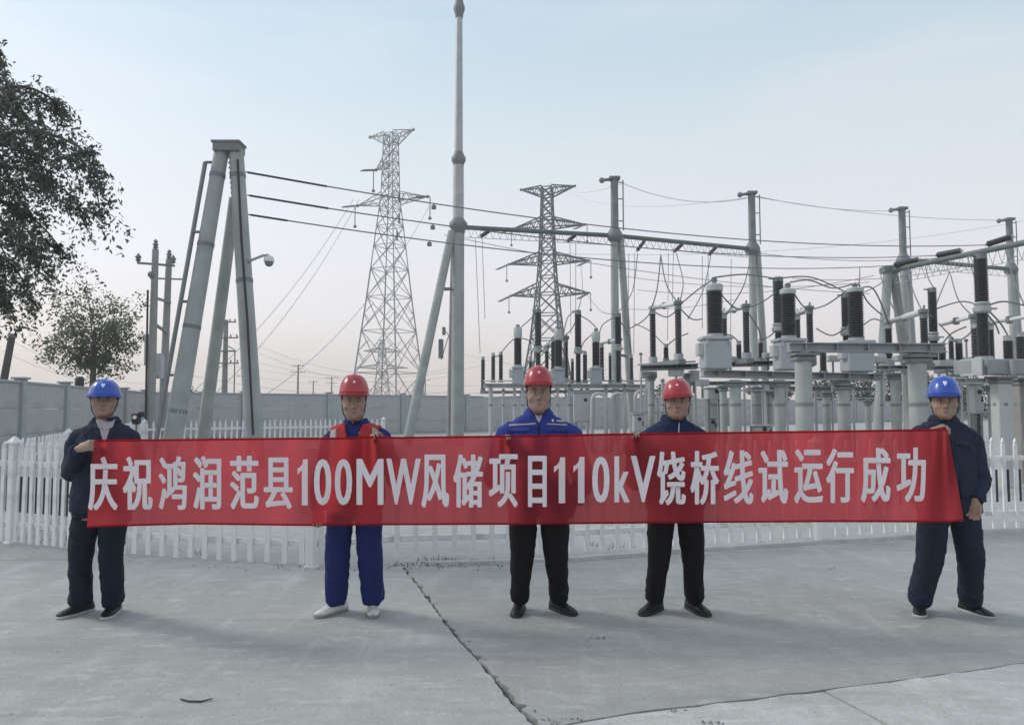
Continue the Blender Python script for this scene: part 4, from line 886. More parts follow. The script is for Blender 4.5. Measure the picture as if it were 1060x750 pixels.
def cabinet(px0, py0, px1, py1, Y, label, m='paint_grey', legs=True):
    a, b = W(px0, py0, Y), W(px1, py1, Y); c = (a + b) / 2; wd, h = b.x - a.x, a.z - b.z; t = thing('control_cabinet', Vector((c.x, Y + .2, -.03)), label, 'cabinet', 'grey control cabinets among the posts'); q = MB()
    q.box((c.x, Y + .2, c.z), (wd, .4, h), bev=.015); q.build('body', M[m], t)
    q = MB(); q.box((c.x, Y - .01, c.z), (wd * .9, .02, h * .9), bev=.004); d = q.build('door', M['galv'], t)
    q = MB(); q.box((c.x + wd * .36, Y - .03, c.z), (.03, .03, .14)); hd = MB()
    q.build('handle', M['black'], d)
    q = MB(); q.cyl((c.x + wd * .05, Y - .02, c.z + h * .25), (c.x + wd * .05, Y - .035, c.z + h * .25), .06, n=12); q.build('gauge', M['black'], t)
    q = MB(); q.box((c.x, Y + .2, c.z + h / 2 + .02), (wd + .08, .5, .04), bev=.008); q.build('roof', M['galv'], t)
    q = MB(); q.box((c.x - wd * .38, Y + .2, (c.z - h / 2) / 2), (.07, .3, c.z - h / 2)); q.build('leg', M['galv_dark'], t); q = MB(); q.box((c.x + wd * .38, Y + .2, (c.z - h / 2) / 2), (.07, .3, c.z - h / 2)); q.build('leg', M['galv_dark'], t)
cabinet(594, 406, 616, 437, 26.0, 'grey control cabinet with round gauge, right of the bright blue man')
cabinet(732, 402, 750, 413, 20.8, 'pale small control box on posts right of the third red helmet', 'white_steel')
cabinet(656, 429, 667, 447, 22.5, 'low grey cabinet behind the third man\'s right shoulder')
cabinet(733, 433, 742, 447, 21.5, 'low grey cabinet behind the third man\'s left shoulder')
cabinet(781, 441, 800, 452, 20.0, 'dark low cabinet just above the banner between two columns', 'galv_dark')
cabinet(1009, 398, 1018, 428, 20.6, 'narrow pale cabinet right of the blue helmeted man', 'white_steel')

# ------------------------------------------------------------------ jumpers and droppers
JG = 'slack jumper cables hanging between the switchgear'
jump = [((684, 264, 24), (680, 300, 23.5), (672, 325, 23)), ((684, 264, 24), (690, 295, 22.5), (703, 315, 21.8)), ((704, 315, 21.8), (722, 300, 20), (740, 288, 18.2)), ((676, 321, 23.2), (664, 333, 25), (646, 343, 28)), ((740, 287, 18), (772, 284, 19.5), (806, 289, 21.4)),
    ((777, 266, 30), (770, 295, 24), (752, 325, 22.5)), ((773, 319, 21.8), (790, 312, 21.5), (806, 300, 21.4)), ((806, 288, 21.4), (840, 287, 21.5), (877, 303, 21.8)), ((818, 292, 18.4), (838, 290, 20), (862, 298, 20), (886, 293, 18.8)), ((840, 320, 22), (856, 315, 21), (880, 298, 19.5)),
    ((890, 277, 30), (890, 287, 24), (889, 294, 18.9)), ((889, 294, 18.9), (898, 312, 20), (913, 326, 21.4)), ((921, 337, 21.5), (905, 330, 22), (893, 337, 20)), ((845, 340, 22), (862, 347, 22), (880, 335, 21)), ((911, 280, 33), (916, 300, 26), (940, 350, 20.5)),
    ((967, 298, 21), (961, 288, 28), (957, 272, 32.4)), ((983, 282, 31), (975, 300, 26), (968, 318, 21.3)), ((984, 284, 31), (992, 310, 24), (1010, 330, 20.3)), ((968, 320, 21.2), (995, 312, 20), (1018, 317, 16.7)), ((1019, 318, 16.6), (1040, 312, 17), (1075, 320, 18)), ((1019, 322, 16.6), (1030, 335, 18), (1034, 345, 20)), ((972, 335, 21), (986, 350, 20), (992, 358, 20)),
    ((598, 321, 28), (588, 328, 28.5), (583, 348, 28.6)), ((598, 326, 28), (592, 340, 28.3), (581, 351, 28.6)), ((557, 361, 28), (547, 352, 28), (538, 350, 27.6)), ((518, 366, 29), (527, 355, 28.3), (535, 349, 27.6)), ((617, 343, 27.5), (606, 352, 28), (601, 361, 28)), ((640, 326, 28.2), (625, 335, 28), (620, 346, 27.6)), ((600, 264, 70), (603, 295, 45), (599, 320, 28.1)), ((604, 300, 90), (620, 320, 50), (640, 324, 28.3)),
    ((703, 318, 21.6), (716, 330, 22), (727, 330, 24)), ((748, 330, 23), (738, 322, 20), (741, 300, 18.3)), ((690, 358, 24), (700, 350, 23), (712, 345, 22)), ((765, 354, 23), (757, 347, 23), (748, 346, 23)), ((788, 352, 24), (800, 345, 22), (806, 330, 21.5)), ((975, 356, 20), (985, 345, 20), (1000, 338, 20)), ((1044, 349, 18), (1036, 335, 18), (1024, 322, 16.8)), ((510, 367, 29), (514, 369, 29), (518, 366, 29)),
    ((660, 262, 33), (655, 300, 32), (641, 322, 28.4)), ((700, 262, 34), (707, 290, 28), (704, 312, 21.8)), ((736, 264, 34), (728, 300, 30), (712, 330, 26)), ((676, 322, 23.4), (690, 328, 24), (702, 320, 22)), ((657, 335, 28), (672, 342, 26), (688, 357, 24)), ((742, 300, 18.4), (760, 318, 20), (772, 320, 21.6)), ((820, 300, 18.6), (829, 314, 20), (838, 322, 21.8)), ((773, 322, 21.8), (785, 340, 22), (788, 352, 24)),
    ((890, 298, 19), (905, 300, 20), (920, 334, 21.4)), ((955, 330, 20), (962, 326, 20.6), (967, 330, 21)), ((1012, 331, 20), (1004, 345, 20), (994, 352, 20)), ((940, 276, 33), (945, 300, 27), (957, 327, 20)), ((1000, 262, 30.5), (1010, 290, 26), (1022, 318, 17)), ((1040, 255, 29), (1048, 285, 25), (1062, 320, 19)), ((925, 285, 33), (900, 300, 28), (878, 305, 22)), ((557, 322, 28), (549, 330, 28), (540, 338, 27.6)), ((619, 341, 27.5), (610, 332, 28), (600, 326, 28)), ((579, 341, 27.5), (570, 352, 28.5), (566, 360, 29)), ((640, 330, 28.2), (650, 345, 29), (653, 366, 30))]
LM = {'the green beam': (735, 262), 'the first disconnector': (689, 322), 'the first ribbed transformer': (740, 290), 'the second disconnector': (772, 325), 'the greenish breaker': (807, 288), 'the second ribbed transformer': (818, 293), 'the third ribbed transformer': (888, 293), 'the dark breaker': (877, 305),
      'the third disconnector': (839, 322), 'the right hand disconnector': (940, 335), 'the slim breaker pole': (967, 300), 'the tallest breaker pole': (1018, 316), 'the rising beam': (960, 275), 'the line conductors': (890, 278), 'the free standing breaker pole': (598, 322), 'the half hidden breaker pole': (640, 325), 'the breaker over the red helmet': (557, 340), 'the left pale headed transformer': (536, 346),
      'the middle pale headed transformer': (580, 348), 'the right pale headed transformer': (619, 345), 'the close pair of post insulators': (514, 367), 'the right edge of the photo': (1075, 320), 'the short insulators at right': (990, 355), 'the darker pylon arms': (602, 280)}
near_ = lambda p: min(LM, key=lambda k: (LM[k][0] - p[0]) ** 2 + (LM[k][1] - p[1]) ** 2)
seen = {}
for k, J in enumerate(jump):
    pts = smooth([W(*p) for p in J], 7); a, b = near_(J[0]), near_(J[-1])
    lab = ('slack jumper cable from ' + a + ' to ' + b) if a != b else 'short looping jumper cable at ' + a
    seen[lab] = seen.get(lab, 0) + 1
    if seen[lab] > 1: lab = lab.replace('slack', ('second slack', 'third slack', 'fourth slack')[seen[lab] - 2]).replace('short looping', ('second short looping', 'third short looping', 'fourth short looping')[seen[lab] - 2])
    lab = lab.replace('slack jumper cable', 'jumper cable') if len(lab.split()) > 16 else lab
    wire('jumper_cable', pts, .02, lab, JG)
VG = 'pairs of thin vertical droppers under the green beam'
for dk, (x0, y0, x1, y1, Y) in enumerate(((492, 247, 497, 366, 31.5), (499, 247, 502, 330, 31.5), (590, 252, 591, 345, 32), (596, 252, 596, 322, 32), (651, 262, 650, 340, 33), (657, 262, 656, 366, 33), (692, 262, 691, 352, 34), (697, 262, 696, 316, 34), (727, 265, 727, 340, 34), (733, 265, 733, 300, 34), (757, 268, 756, 352, 35))):
    p0, p1 = W(x0, y0, Y), W(x1, y1, Y)
    dl = ('long left dropper of the pair right of the mast', 'short right dropper of the pair right of the mast', 'longer left dropper crossing the darker pylon', 'shorter right dropper crossing the darker pylon', 'left dropper of the pair right of the first gantry post', 'longest right dropper of the pair right of the first gantry post',
          'left longer dropper above the first disconnector', 'right shorter dropper above the first disconnector', 'left longer dropper by the first ribbed transformer', 'right shorter dropper by the first ribbed transformer', 'lone dropper left of the second gantry post')[dk]
    wire('dropper', [p0, p0.lerp(p1, .5), p1], .013, 'hair thin vertical wire, ' + dl, 'thin vertical droppers under the green beam')
for i, (a, b, sag) in enumerate((((460, 243, 31), (900, 304, 35), .4), ((786, 262, 35.4), (985, 266, 31.6), .25), ((660, 300, 40), (905, 285, 36), .5), ((640, 285, 40), (900, 292, 36), .4), ((820, 288, 34), (1000, 275, 34), .3), ((650, 320, 45), (760, 310, 45), .2))):
    wire('bus_wire', cat_pts(W(*a), W(*b), sag), .014, ('thin sagging wire under the beam from the mast towards the rising gantry', 'level wire from the second gantry post to the rising beam', 'thin far wire crossing behind the second gantry post', 'another thin far wire behind the first ribbed transformer', 'short thin wire over the third ribbed transformer', 'faint low wire behind the first disconnector')[i], 'thin wires crossing the switchyard')

# finer pieces that crowd the yard: operating rods, angle braces, cable trays, mechanism boxes
EX = 'thin galvanised pipes standing among the switchgear'
for px, yt, Y, r, lab in ((664, 366, 24, .03, 'thin pipe with a bent top left of the first disconnector'), (669, 386, 26, .03, 'thin pipe just left of the third man\'s helmet'), (720, 392, 24, .04, 'thin pipe right of the third man\'s helmet'), (771, 396, 22, .035, 'thin pipe just right of the first ribbed transformer\'s column'), (790, 398, 26, .04, 'thin pipe between the columns below the second ribbed transformer'),
        (815, 398, 23, .035, 'thin pipe left of the near thick column'), (845, 398, 25, .05, 'thin pipe right of the near thick column'), (862, 396, 24, .03, 'thin pipe left of the third transformer\'s column'), (884, 400, 24, .04, 'thin pipe right of the third transformer\'s column'), (936, 384, 19, .035, 'thin pipe close left of the thick column by the blue helmet'), (996, 384, 20, .03, 'thin pipe right of the blue helmet, left of the square column'), (1003, 352, 20, .025, 'tall thin pipe left of the tallest breaker pole'), (1046, 392, 22, .04, 'thin pipe between the two square columns'), (705, 392, 24, .035, 'thin pipe hidden behind the third man\'s helmet top'), (557, 402, 29, .03, 'thin pipe behind the bright blue man\'s head'), (602, 402, 28, .03, 'thin pipe left edge of the grey cabinet'), (636, 402, 28, .03, 'thin pipe between the hoop pipes')):
    x = W(px, 430, Y).x; z = zoff(px, yt, Y); t = thing('pipe_post', Vector((x, Y, -.03)), lab, 'pipe', EX); q = MB(); q.cyl((x, Y, -.05), (x, Y, z), r, n=8); q.build('pipe', M['galv'], t, 'auto'); q = MB(); q.cyl((x, Y, z - .04), (x, Y, z + .03), r * 1.9, n=8); q.build('clamp', M['galv_dark'], t)
MG = 'small mechanism boxes on the platforms'
for px, py, Y, w_, h_, lab in ((671, 388, 23.2, .5, .22, 'small pale mechanism box under the first disconnector\'s left post'), (700, 386, 22.3, .42, .2, 'small pale mechanism box under the first disconnector\'s right post'), (718, 389, 23, .3, .35, 'small box on a post left of the first transformer\'s beam'), (727, 396, 22, .34, .2, 'small grey box right of the third red helmet'), (756, 372, 22.5, .34, .18, 'small box beside the first ribbed transformer\'s tank'), (795, 368, 22.8, .3, .18, 'small box at the left of the second ribbed tank'), (836, 376, 22, .34, .2, 'small box below the third disconnector'), (908, 372, 20.5, .4, .2, 'small box on the right hand platform near the sloping leg'), (935, 371, 20.3, .5, .16, 'flat pale box on the right hand platform'), (980, 376, 20, .55, .16, 'flat box on the platform right of the slim breaker'), (1000, 374, 20, .3, .22, 'small box just left of the tallest breaker\'s beam'), (862, 371, 24, .4, .2, 'small box behind the third ribbed transformer\'s terminal box')):
    c_ = W(px, py, Y); t = thing('mechanism_box', c_, lab, 'box', MG); q = MB(); q.box(c_, (w_, .3, h_), bev=.02); q.build('housing', M['white_steel'], t); q = MB(); q.box(c_ + Vector((0, -.155, 0)), (w_ * .6, .015, h_ * .6)); q.build('cover', M['galv'], t); q = MB(); q.cyl(c_ + Vector((0, 0, -h_ / 2)), c_ + Vector((0, 0, -h_ / 2 - .35)), .035, n=6); q.build('stem', M['galv_dark'], t)
for (a, b, Y, lab) in (((727, 372), (806, 374), 23.5, 'thin horizontal operating rod behind the ribbed tanks'), ((660, 377), (720, 374), 23.8, 'thin horizontal operating rod under the first disconnector'), ((905, 372), (1000, 373), 21, 'thin horizontal operating rod on the right hand platform'), ((500, 394), (668, 394), 28.8, 'thin rail running just above the long pale crossbeam'), ((500, 411), (560, 410), 28.5, 'thin low rail left of the bright blue man'), ((735, 404), (830, 404), 24.5, 'thin rail between the ribbed transformer columns'), ((905, 392), (1000, 391), 22, 'thin rail below the right hand platform'), ((830, 412), (905, 412), 26, 'thin low rail right of the near thick column'), ((1000, 404), (1066, 403), 21, 'thin rail behind the square columns')):
    q = MB(); o_ = W(*a, Y); q.tube([o_, W(*b, Y)], .03, 6); tag(q.build('operating_rod', M['galv'], None, True, off=o_), lab, 'rod', 'horizontal rods in the switchyard')
# ------------------------------------------------------------------ people holding the banner
from mathutils import noise as mnoise
def cloth(name, col, rough=.85, bump=.35, bs=260, var=.10): return mat(name, col, rough, var, 5, bump, bs, sheen=0, spec=.2)
M['skin'] = mat('skin', (.30, .20, .155), .6, .07, 20, .08, 90, spec=.4)
M['lip'] = mat('lip', (.27, .135, .115), .5, .05, 10, 0)
M['hair'] = mat('hair', (.018, .016, .015), .6, .2, 30, .3, 120)
M['eye_white'] = mat('eye_white', (.55, .53, .50), .25, .02, 5, 0); M['iris'] = mat('iris', (.02, .014, .01), .15, 0, 5, 0)
M['navy'] = cloth('navy_cloth', (.022, .030, .052)); M['navy_dark'] = cloth('dark_navy_cloth', (.016, .021, .036)); M['navy_work'] = cloth('navy_workwear', (.020, .028, .050))
M['blue'] = cloth('bright_blue_cloth', (.028, .050, .235)); M['blue_work'] = cloth('work_blue_cloth', (.018, .028, .125)); M['black_cloth'] = cloth('black_cloth', (.011, .011, .013)); M['navy_teal'] = cloth('navy_jacket_cloth', (.016, .030, .072))
M['shirt'] = cloth('pale_shirt', (.42, .40, .44)); M['vest_red'] = cloth('red_vest', (.40, .045, .045)); M['reflect'] = cloth('silver_tape', (.36, .34, .33), .5)
M['hat_red'] = mat('red_hard_hat', (.36, .022, .032), .3, .06, 6, .02, 40, coat=.3); M['hat_blue'] = mat('blue_hard_hat', (.018, .075, .40), .3, .06, 6, .02, 40, coat=.3)
M['white_mark'] = mat('white_mark', (.72, .73, .75), .5, .02, 5, 0); M['strap'] = mat('chin_strap', (.035, .035, .04), .8, .1, 20, 0)
M['shoe_black'] = mat('black_shoe', (.009, .009, .010), .5, .15, 9, .1, 60); M['shoe_white'] = mat('white_shoe', (.66, .66, .63), .6, .12, 14, .1, 60, stain=((.30, .30, .29), 18, .5, .8)); M['sole_white'] = mat('pale_sole', (.42, .43, .44), .6, .1, 20, 0); M['sole_dark'] = mat('dark_sole', (.025, .025, .027), .7, .1, 20, 0); M['sole_grey'] = mat('grey_sole', (.24, .24, .24), .7, .1, 20, 0)

DG_ = bpy.context.evaluated_depsgraph_get
def remesh(mb, name, vox, smooth_it=4, fac=.5):
    me = mb.mesh(name + '_raw'); ob = bpy.data.objects.new(name + '_raw', me); C.objects.link(ob)
    m = ob.modifiers.new('r', 'REMESH'); m.mode = 'VOXEL'; m.voxel_size = vox; m.use_smooth_shade = True
    s = ob.modifiers.new('s', 'SMOOTH'); s.factor = fac; s.iterations = smooth_it
    bpy.context.view_layer.update(); res = bpy.data.meshes.new_from_object(ob.evaluated_get(DG_())); bpy.data.objects.remove(ob); bpy.data.meshes.remove(me); res.name = name; return res
def getv(me): a = np.empty(len(me.vertices) * 3, np.float32); me.vertices.foreach_get('co', a); return a.reshape(-1, 3)
def getn(me): a = np.empty(len(me.vertices) * 3, np.float32); me.vertices.foreach_get('normal', a); return a.reshape(-1, 3)
def setv(me, a): me.vertices.foreach_set('co', np.ascontiguousarray(a, np.float32).ravel()); me.update()
def link_mesh(me, name, m, parent):
    for mm in (m if isinstance(m, list) else [m]): me.materials.append(mm)
    me.transform(Matrix.Translation(-wloc(parent))) if parent is not None else None
    me.polygons.foreach_set('use_smooth', [True] * len(me.polygons)); ob = bpy.data.objects.new(name, me); C.objects.link(ob); ob.parent = parent; return ob
def wrinkle(me, amp, fx, fz, seed, low=None, diag=.0):
    v, n = getv(me), getn(me); d = np.empty(len(v), np.float32)
    for i, (x, y, z) in enumerate(v):
        a = mnoise.noise((x * fx + z * diag * fx + seed, y * fx, z * fz)); b = mnoise.noise((x * fx * 2.3 - z * diag * fx * 1.5 + seed, y * fx * 2.3 + 7, z * fz * 1.9))
        r_ = max(0., 1 - abs(a) * 2.4); s2 = max(0., 1 - abs(b) * 2.6); d[i] = r_ ** 2 * 1.15 + s2 ** 2 * .55 - .35 + mnoise.noise((x * 3 + seed, y * 3, z * 3)) * .6
    k = amp if low is None else amp * (1 + low[1] * np.clip((low[0] - v[:, 2]) / low[0], 0, 1) ** 2)
    setv(me, v + n * (d * k)[:, None])
def loft(q, rings, n=28, power=2.4):
    """rings: (cx, cy, z, rx, ry)."""
    vs = []
    for cx, cy, z, rx, ry in rings:
        for k in range(n):
            a = 2 * math.pi * k / n; c, s_ = math.cos(a), math.sin(a)
            vs.append((cx + rx * math.copysign(abs(c) ** (2 / power), c), cy + ry * math.copysign(abs(s_) ** (2 / power), s_), z))
    m = len(rings); fs = [(j * n + k, j * n + (k + 1) % n, (j + 1) * n + (k + 1) % n, (j + 1) * n + k) for j in range(m - 1) for k in range(n)]
    fs += [tuple(reversed(range(n))), tuple(range((m - 1) * n, m * n))]
    q.add(vs, fs)
def hand(q, wr, d, nrm, lat, curls, thumb=(.6, .5, .5), s=1.0):
    d = Vector(d).normalized(); nrm = Vector(nrm); nrm = (nrm - d * nrm.dot(d)).normalized(); lat = Vector(lat); lat = (lat - d * lat.dot(d) - nrm * lat.dot(nrm)).normalized(); wr = Vector(wr)
    q.tube([wr - d * .05 * s, wr, wr + d * .03 * s, wr + d * .065 * s, wr + d * .092 * s], [(.026 * s, .021 * s), (.027 * s, .019 * s), (.036 * s, .019 * s), (.042 * s, .017 * s), (.040 * s, .012 * s)], 12, upv=lat)
    for off, Ln, dl, cu in zip((.032, .011, -.011, -.031), (.070, .079, .073, .058), (.0, .004, .002, -.006), curls):
        p = wr + d * (.086 + dl) * s + lat * off * s; th = 0; pts = [p - d * .02 * s, p]; th = cu[0]
        for f, c_ in zip((.45, .30, .25), (0, cu[1], cu[2])):
            th += c_; sp = off * .22; p = p + ((d * math.cos(th) + nrm * math.sin(th)) + lat * sp).normalized() * Ln * f * s; pts.append(p)
        q.tube(pts, [.010 * s, .0102 * s, .0094 * s, .0086 * s, .0070 * s], 8)
    b = wr + d * .022 * s + lat * .026 * s; t1 = (lat * thumb[0] + d * thumb[1] + nrm * thumb[2]).normalized(); t2 = (lat * thumb[0] * .3 + d * (thumb[1] + .4) + nrm * thumb[2]).normalized()
    q.tube([b - t1 * .01, b, b + t1 * .034 * s, b + t1 * .034 * s + t2 * .03 * s, b + t1 * .034 * s + t2 * .052 * s], [.013 * s, .0145 * s, .0118 * s, .0108 * s, .008 * s], 8)

HEAD = [(z_, w0_ * 1.07, f_, b_) for z_, w0_, f_, b_ in [(-.014, .028, -.074, -.012), (0, .036, -.090, .010), (.018, .050, -.096, .035), (.045, .063, -.094, .060), (.075, .071, -.092, .083), (.115, .0765, -.090, .097), (.15, .079, -.094, .103), (.185, .078, -.088, .103), (.215, .066, -.064, .085), (.235, .036, -.03, .045)]]
def head_ring(z, grow=0.0):
    zz = [h[0] for h in HEAD]; w_, f, b = (float(np.interp(z, zz, [h[k] for h in HEAD])) for k in (1, 2, 3)); return w_ + grow, (b + f) / 2, (b - f) / 2 + grow
def build_person(P):
    Y = P['Y']; X = lambda px, py=440: W(px, py, Y).x; Z = lambda py: W(530, py, Y).z
    feet = [G(f[0], f[1]) for f in P['feet']]
    root_loc = Vector(((feet[0].x + feet[1].x) / 2, Y, 0)); cx = X(P['cx']); zn, zs = Z(P['neck']), Z(P['sh'][2]); zc = Z(P['chin']); hx = X(P['head'])
    Mh0 = Matrix.Translation((hx, Y - .015, zc)) @ Matrix.Rotation(P.get('yaw', 0), 4, 'Z') @ Matrix.Rotation(P.get('roll', 0), 4, 'Y') @ Matrix.Rotation(P.get('nod', 0), 4, 'X'); fat = P.get('fat', 1.0); Mh = Mh0 @ Matrix.Diagonal((1, 1, P.get('hs', 1.0), 1))
    H = lambda x, y, z: Mh @ Vector((x, y, z))
    # ---- body: head, neck, torso core, arms with hands, legs: one continuous surface
    q = MB()
    hq = MB(); loft(hq, [(0, (b + f) / 2, z, w_ * (1 + (fat - 1) * max(0, 1 - z / .13)), (b - f) / 2) for z, w_, f, b in HEAD], 32, 2.25)
    hq.tube([(0, -.088, .122), (0, -.103, .100), (0, -.114, .084), (0, -.112, .076)], [(.008, .010), (.009, .011), (.0135, .012), (.010, .008)], 10)
    for s_ in (-1, 1):
        hq.sphere((s_ * .0115, -.100, .079), (.0085, .010, .007), 10, 6); hq.sphere((s_ * .030, -.083, .143), (.024, .012, .007), 10, 6)
        hq.sphere((s_ * .044 * fat, -.060, .078), (.026, .022, .026), 10, 6); hq.sphere((s_ * .080, .012, .100), (.010, .021, .034), 10, 8)
    hq.sphere((0, -.092, .0515), (.023, .009, .0045), 12, 6); hq.sphere((0, -.091, .041), (.019, .010, .0055), 12, 6); hq.sphere((0, -.082, .012), (.022, .016, .014), 10, 6)
    q.add([Mh @ Vector(v) for v in hq.v], hq.f)
    nr = .056 * (1 + (fat - 1) * 1.2)
    q.tube([(cx, Y + .03, zn - .09), (cx + (hx - cx) * .4, Y + .025, zn - .02), tuple(H(0, .028, .02)), tuple(H(0, .02, .08))], [nr * 1.3, nr * 1.12, nr, nr], 16)
    loft(q, [(cx, Y, .74, .13, .09), (cx, Y, .95, .13, .085), (cx, Y, 1.15, .13, .085), (cx, Y + .01, zs - .08, .14, .08), (cx, Y + .02, zn - .04, .08, .05)], 16)
    arms = []
    for A in P['arms']:
        sh, el, wr = W(*A['sh'][:2], Y + A['sh'][2]), W(*A['el'][:2], Y + A['el'][2]), W(*A['wr'][:2], Y + A['wr'][2]); arms.append((sh, el, wr))
        q.tube(smooth([(cx + (sh.x - cx) * .4, sh.y, sh.z), sh, el, wr], 3), [.04] * 4 + [.036] * 3 + [.030] * 2 + [.027], 12)
        hand(q, wr, *A['hand'])
    legs = []
    for s_, ft in zip((-1, 1), feet):
        hip = Vector((X(P['cx']) + s_ * .085, Y, .86)); kn = Vector((hip.x * .42 + ft.x * .58 + s_ * .004, Y * .5 + ft.y * .5 - .02, .44)); an = Vector((ft.x, ft.y, .09)); legs.append((hip, kn, an))
        q.tube(smooth([hip + Vector((0, 0, .03)), hip.lerp(kn, .4), kn, kn.lerp(an, .5), an, an + Vector((0, -.005, -.05))], 2), [.07, .066, .062, .056, .05, .048, .048, .043, .036, .034, .034], 12)
    me = remesh(q, 'person', .0046, 3, .45)
    # sculpt sockets and mouth line, then colour the lips
    inv = Mh.inverted(); v = getv(me); h = np.c_[v, np.ones(len(v))] @ np.array(inv).T; hl = h[:, :3]; m_ = (hl[:, 2] > -.02) & (hl[:, 1] < -.03) & (hl[:, 2] < .2)
    push = np.zeros(len(v)); g_ = lambda ax, az, sx, sz: np.exp(-((hl[:, 0] - ax) / sx) ** 2 - ((hl[:, 2] - az) / sz) ** 2)
    for s_ in (-1, 1): push += .0085 * g_(s_ * .031, .119, .018, .011) + .003 * g_(s_ * .030, .062, .010, .018)
    push += .004 * g_(0, .0465, .026, .0028); push *= m_
    fwd = np.array(Mh.to_3x3() @ Vector((0, 1, 0))); setv(me, v + push[:, None] * fwd)
    body = link_mesh(me, 'person', [M['skin'], M['lip']], None); me.transform(Matrix.Translation(-root_loc)); body.location = root_loc
    cen = np.empty(len(me.polygons) * 3, np.float32); me.polygons.foreach_get('center', cen); cen = cen.reshape(-1, 3) + np.array(root_loc); cl_h = (np.c_[cen, np.ones(len(cen))] @ np.array(inv).T)[:, :3]
    lipm = (cl_h[:, 1] < -.075) & (((cl_h[:, 0] / .022) ** 2 + ((cl_h[:, 2] - .0465) / .0095) ** 2) < 1); me.polygons.foreach_set('material_index', lipm.astype(np.int32))
    tag(body, P['label'], 'person', 'people holding the long red banner')
    # ---- eyes, brows, hair
    for s_ in (-1, 1):
        e = MB(); e.sphere(H(s_ * .031, -.0768, .1185), .0106, 12, 8); eo = e.build('eye', M['eye_white'], body, True)
        e = MB(); e.sphere(H(s_ * .0305, -.0858, .1180), (.0052, .0034, .0052), 10, 6); e.build('iris', M['iris'], eo, True)
        e = MB(); e.tube([H(s_ * .014, -.0965, .1375), H(s_ * .030, -.0975, .1415), H(s_ * .046, -.0885, .1375)], [(.0035, .003), (.0042, .003), (.002, .002)], 6); e.build('eyebrow', M['hair'], body, True)
        e = MB(); e.tube([H(s_ * .017, -.081, .1245), H(s_ * .031, -.0855, .1285), H(s_ * .046, -.078, .124)], [.0040, .0052, .0035], 8); e.tube([H(s_ * .017, -.081, .1125), H(s_ * .031, -.0845, .1095), H(s_ * .046, -.078, .1125)], [.0035, .0042, .003], 8); e.build('eyelid', M['skin'], body, True)
        e = MB(); e.tube([H(s_ * .019, -.0855, .1225), H(s_ * .031, -.0885, .1250), H(s_ * .044, -.081, .1222)], [.0016, .002, .0012], 6); e.build('eyelash', M['hair'], body, True)
    e = MB(); vs = []; na, nz = 30, 9; zs_ = np.linspace(.055, .20, nz)
    for layer in (.004, -.004):
        for z in zs_:
            r_ = head_ring(z, layer + .002)
            for k in range(na):
                lim_ = 2.0 if z > .12 else 1.45
                a = math.pi / 2 + (k / (na - 1) * 2 - 1) * lim_; vs.append(H(r_[0] * math.cos(a), r_[1] + r_[2] * math.sin(a), z + .012 * math.sin(a * 9) * (z < .06)))
    fs = []
    for o_, fl in ((0, 0), (na * nz, 1)):
        for j in range(nz - 1):
            for k in range(na - 1):
                f = (o_ + j * na + k, o_ + j * na + k + 1, o_ + (j + 1) * na + k + 1, o_ + (j + 1) * na + k); fs.append(f[::-1] if fl else f)
    for k in range(na - 1): fs.append((k, na * nz + k, na * nz + k + 1, k + 1))
    for j in range(nz - 1):
        for k in (0, na - 1): a_, b_ = j * na + k, (j + 1) * na + k; fs.append((a_, b_, b_ + na * nz, a_ + na * nz))
    e.add(vs, fs); e.build('hair', M['hair'], body, True)
    # ---- hard hat
    hb = Z(P['brim']) - zc; ht = Z(P['top']) - zc - hb
    Mt = Mh0 @ Matrix.Translation((0, .006, hb)) @ Matrix.Rotation(P.get('hat_roll', 0), 4, 'Y') @ Matrix.Rotation(R(-4), 4, 'X')
    def shell(az, el, off=0.0):
        """az 0 = front, el 0..1 rim to crown."""
        t_ = el * math.pi / 2; c = math.cos(t_) ** .72; x, y = math.sin(az), -math.cos(az)
        rx, ry = .104 + off, .130 + off; rid = .006 * math.exp(-(x * c * rx / .016) ** 2) * min(1, el * 3) + .003 * math.exp(-((abs(x * c * rx) - .045) / .010) ** 2) * min(1, el * 3)
        return Vector((x * c * rx, y * c * ry, (ht + off) * math.sin(t_) ** .95 + rid))
    e = MB(); na, ne = 48, 14; vs = []; rows = []
    for layer in (0, 1):
        off = 0 if layer == 0 else -.005
        for el in (np.linspace(0, 1, ne)):
            rows.append(len(vs)); vs += [Mt @ shell(2 * math.pi * k / na, min(el, .985), off) for k in range(na)]
    fs = []
    for lay in (0, 1):
        for j in range(ne - 1):
            a0, b0 = rows[lay * ne + j], rows[lay * ne + j + 1]
            for k in range(na): f = (a0 + k, a0 + (k + 1) % na, b0 + (k + 1) % na, b0 + k); fs.append(f if lay == 0 else f[::-1])
    fs.append(tuple(range(rows[ne - 1], rows[ne - 1] + na))); fs.append(tuple(reversed(range(rows[2 * ne - 1], rows[2 * ne - 1] + na))))
    for k in range(na): fs.append((rows[0] + k, rows[ne] + k, rows[ne] + (k + 1) % na, rows[0] + (k + 1) % na))
    hat = bpy.data.objects.new('hard_hat', None); C.objects.link(hat); hat.parent = body; hat.location = Vector(Mt.translation) - root_loc; hat.empty_display_size = .05; e.add(vs, fs); e.build('shell', M[P['hat']], hat, True)
    e = MB(); vs = []
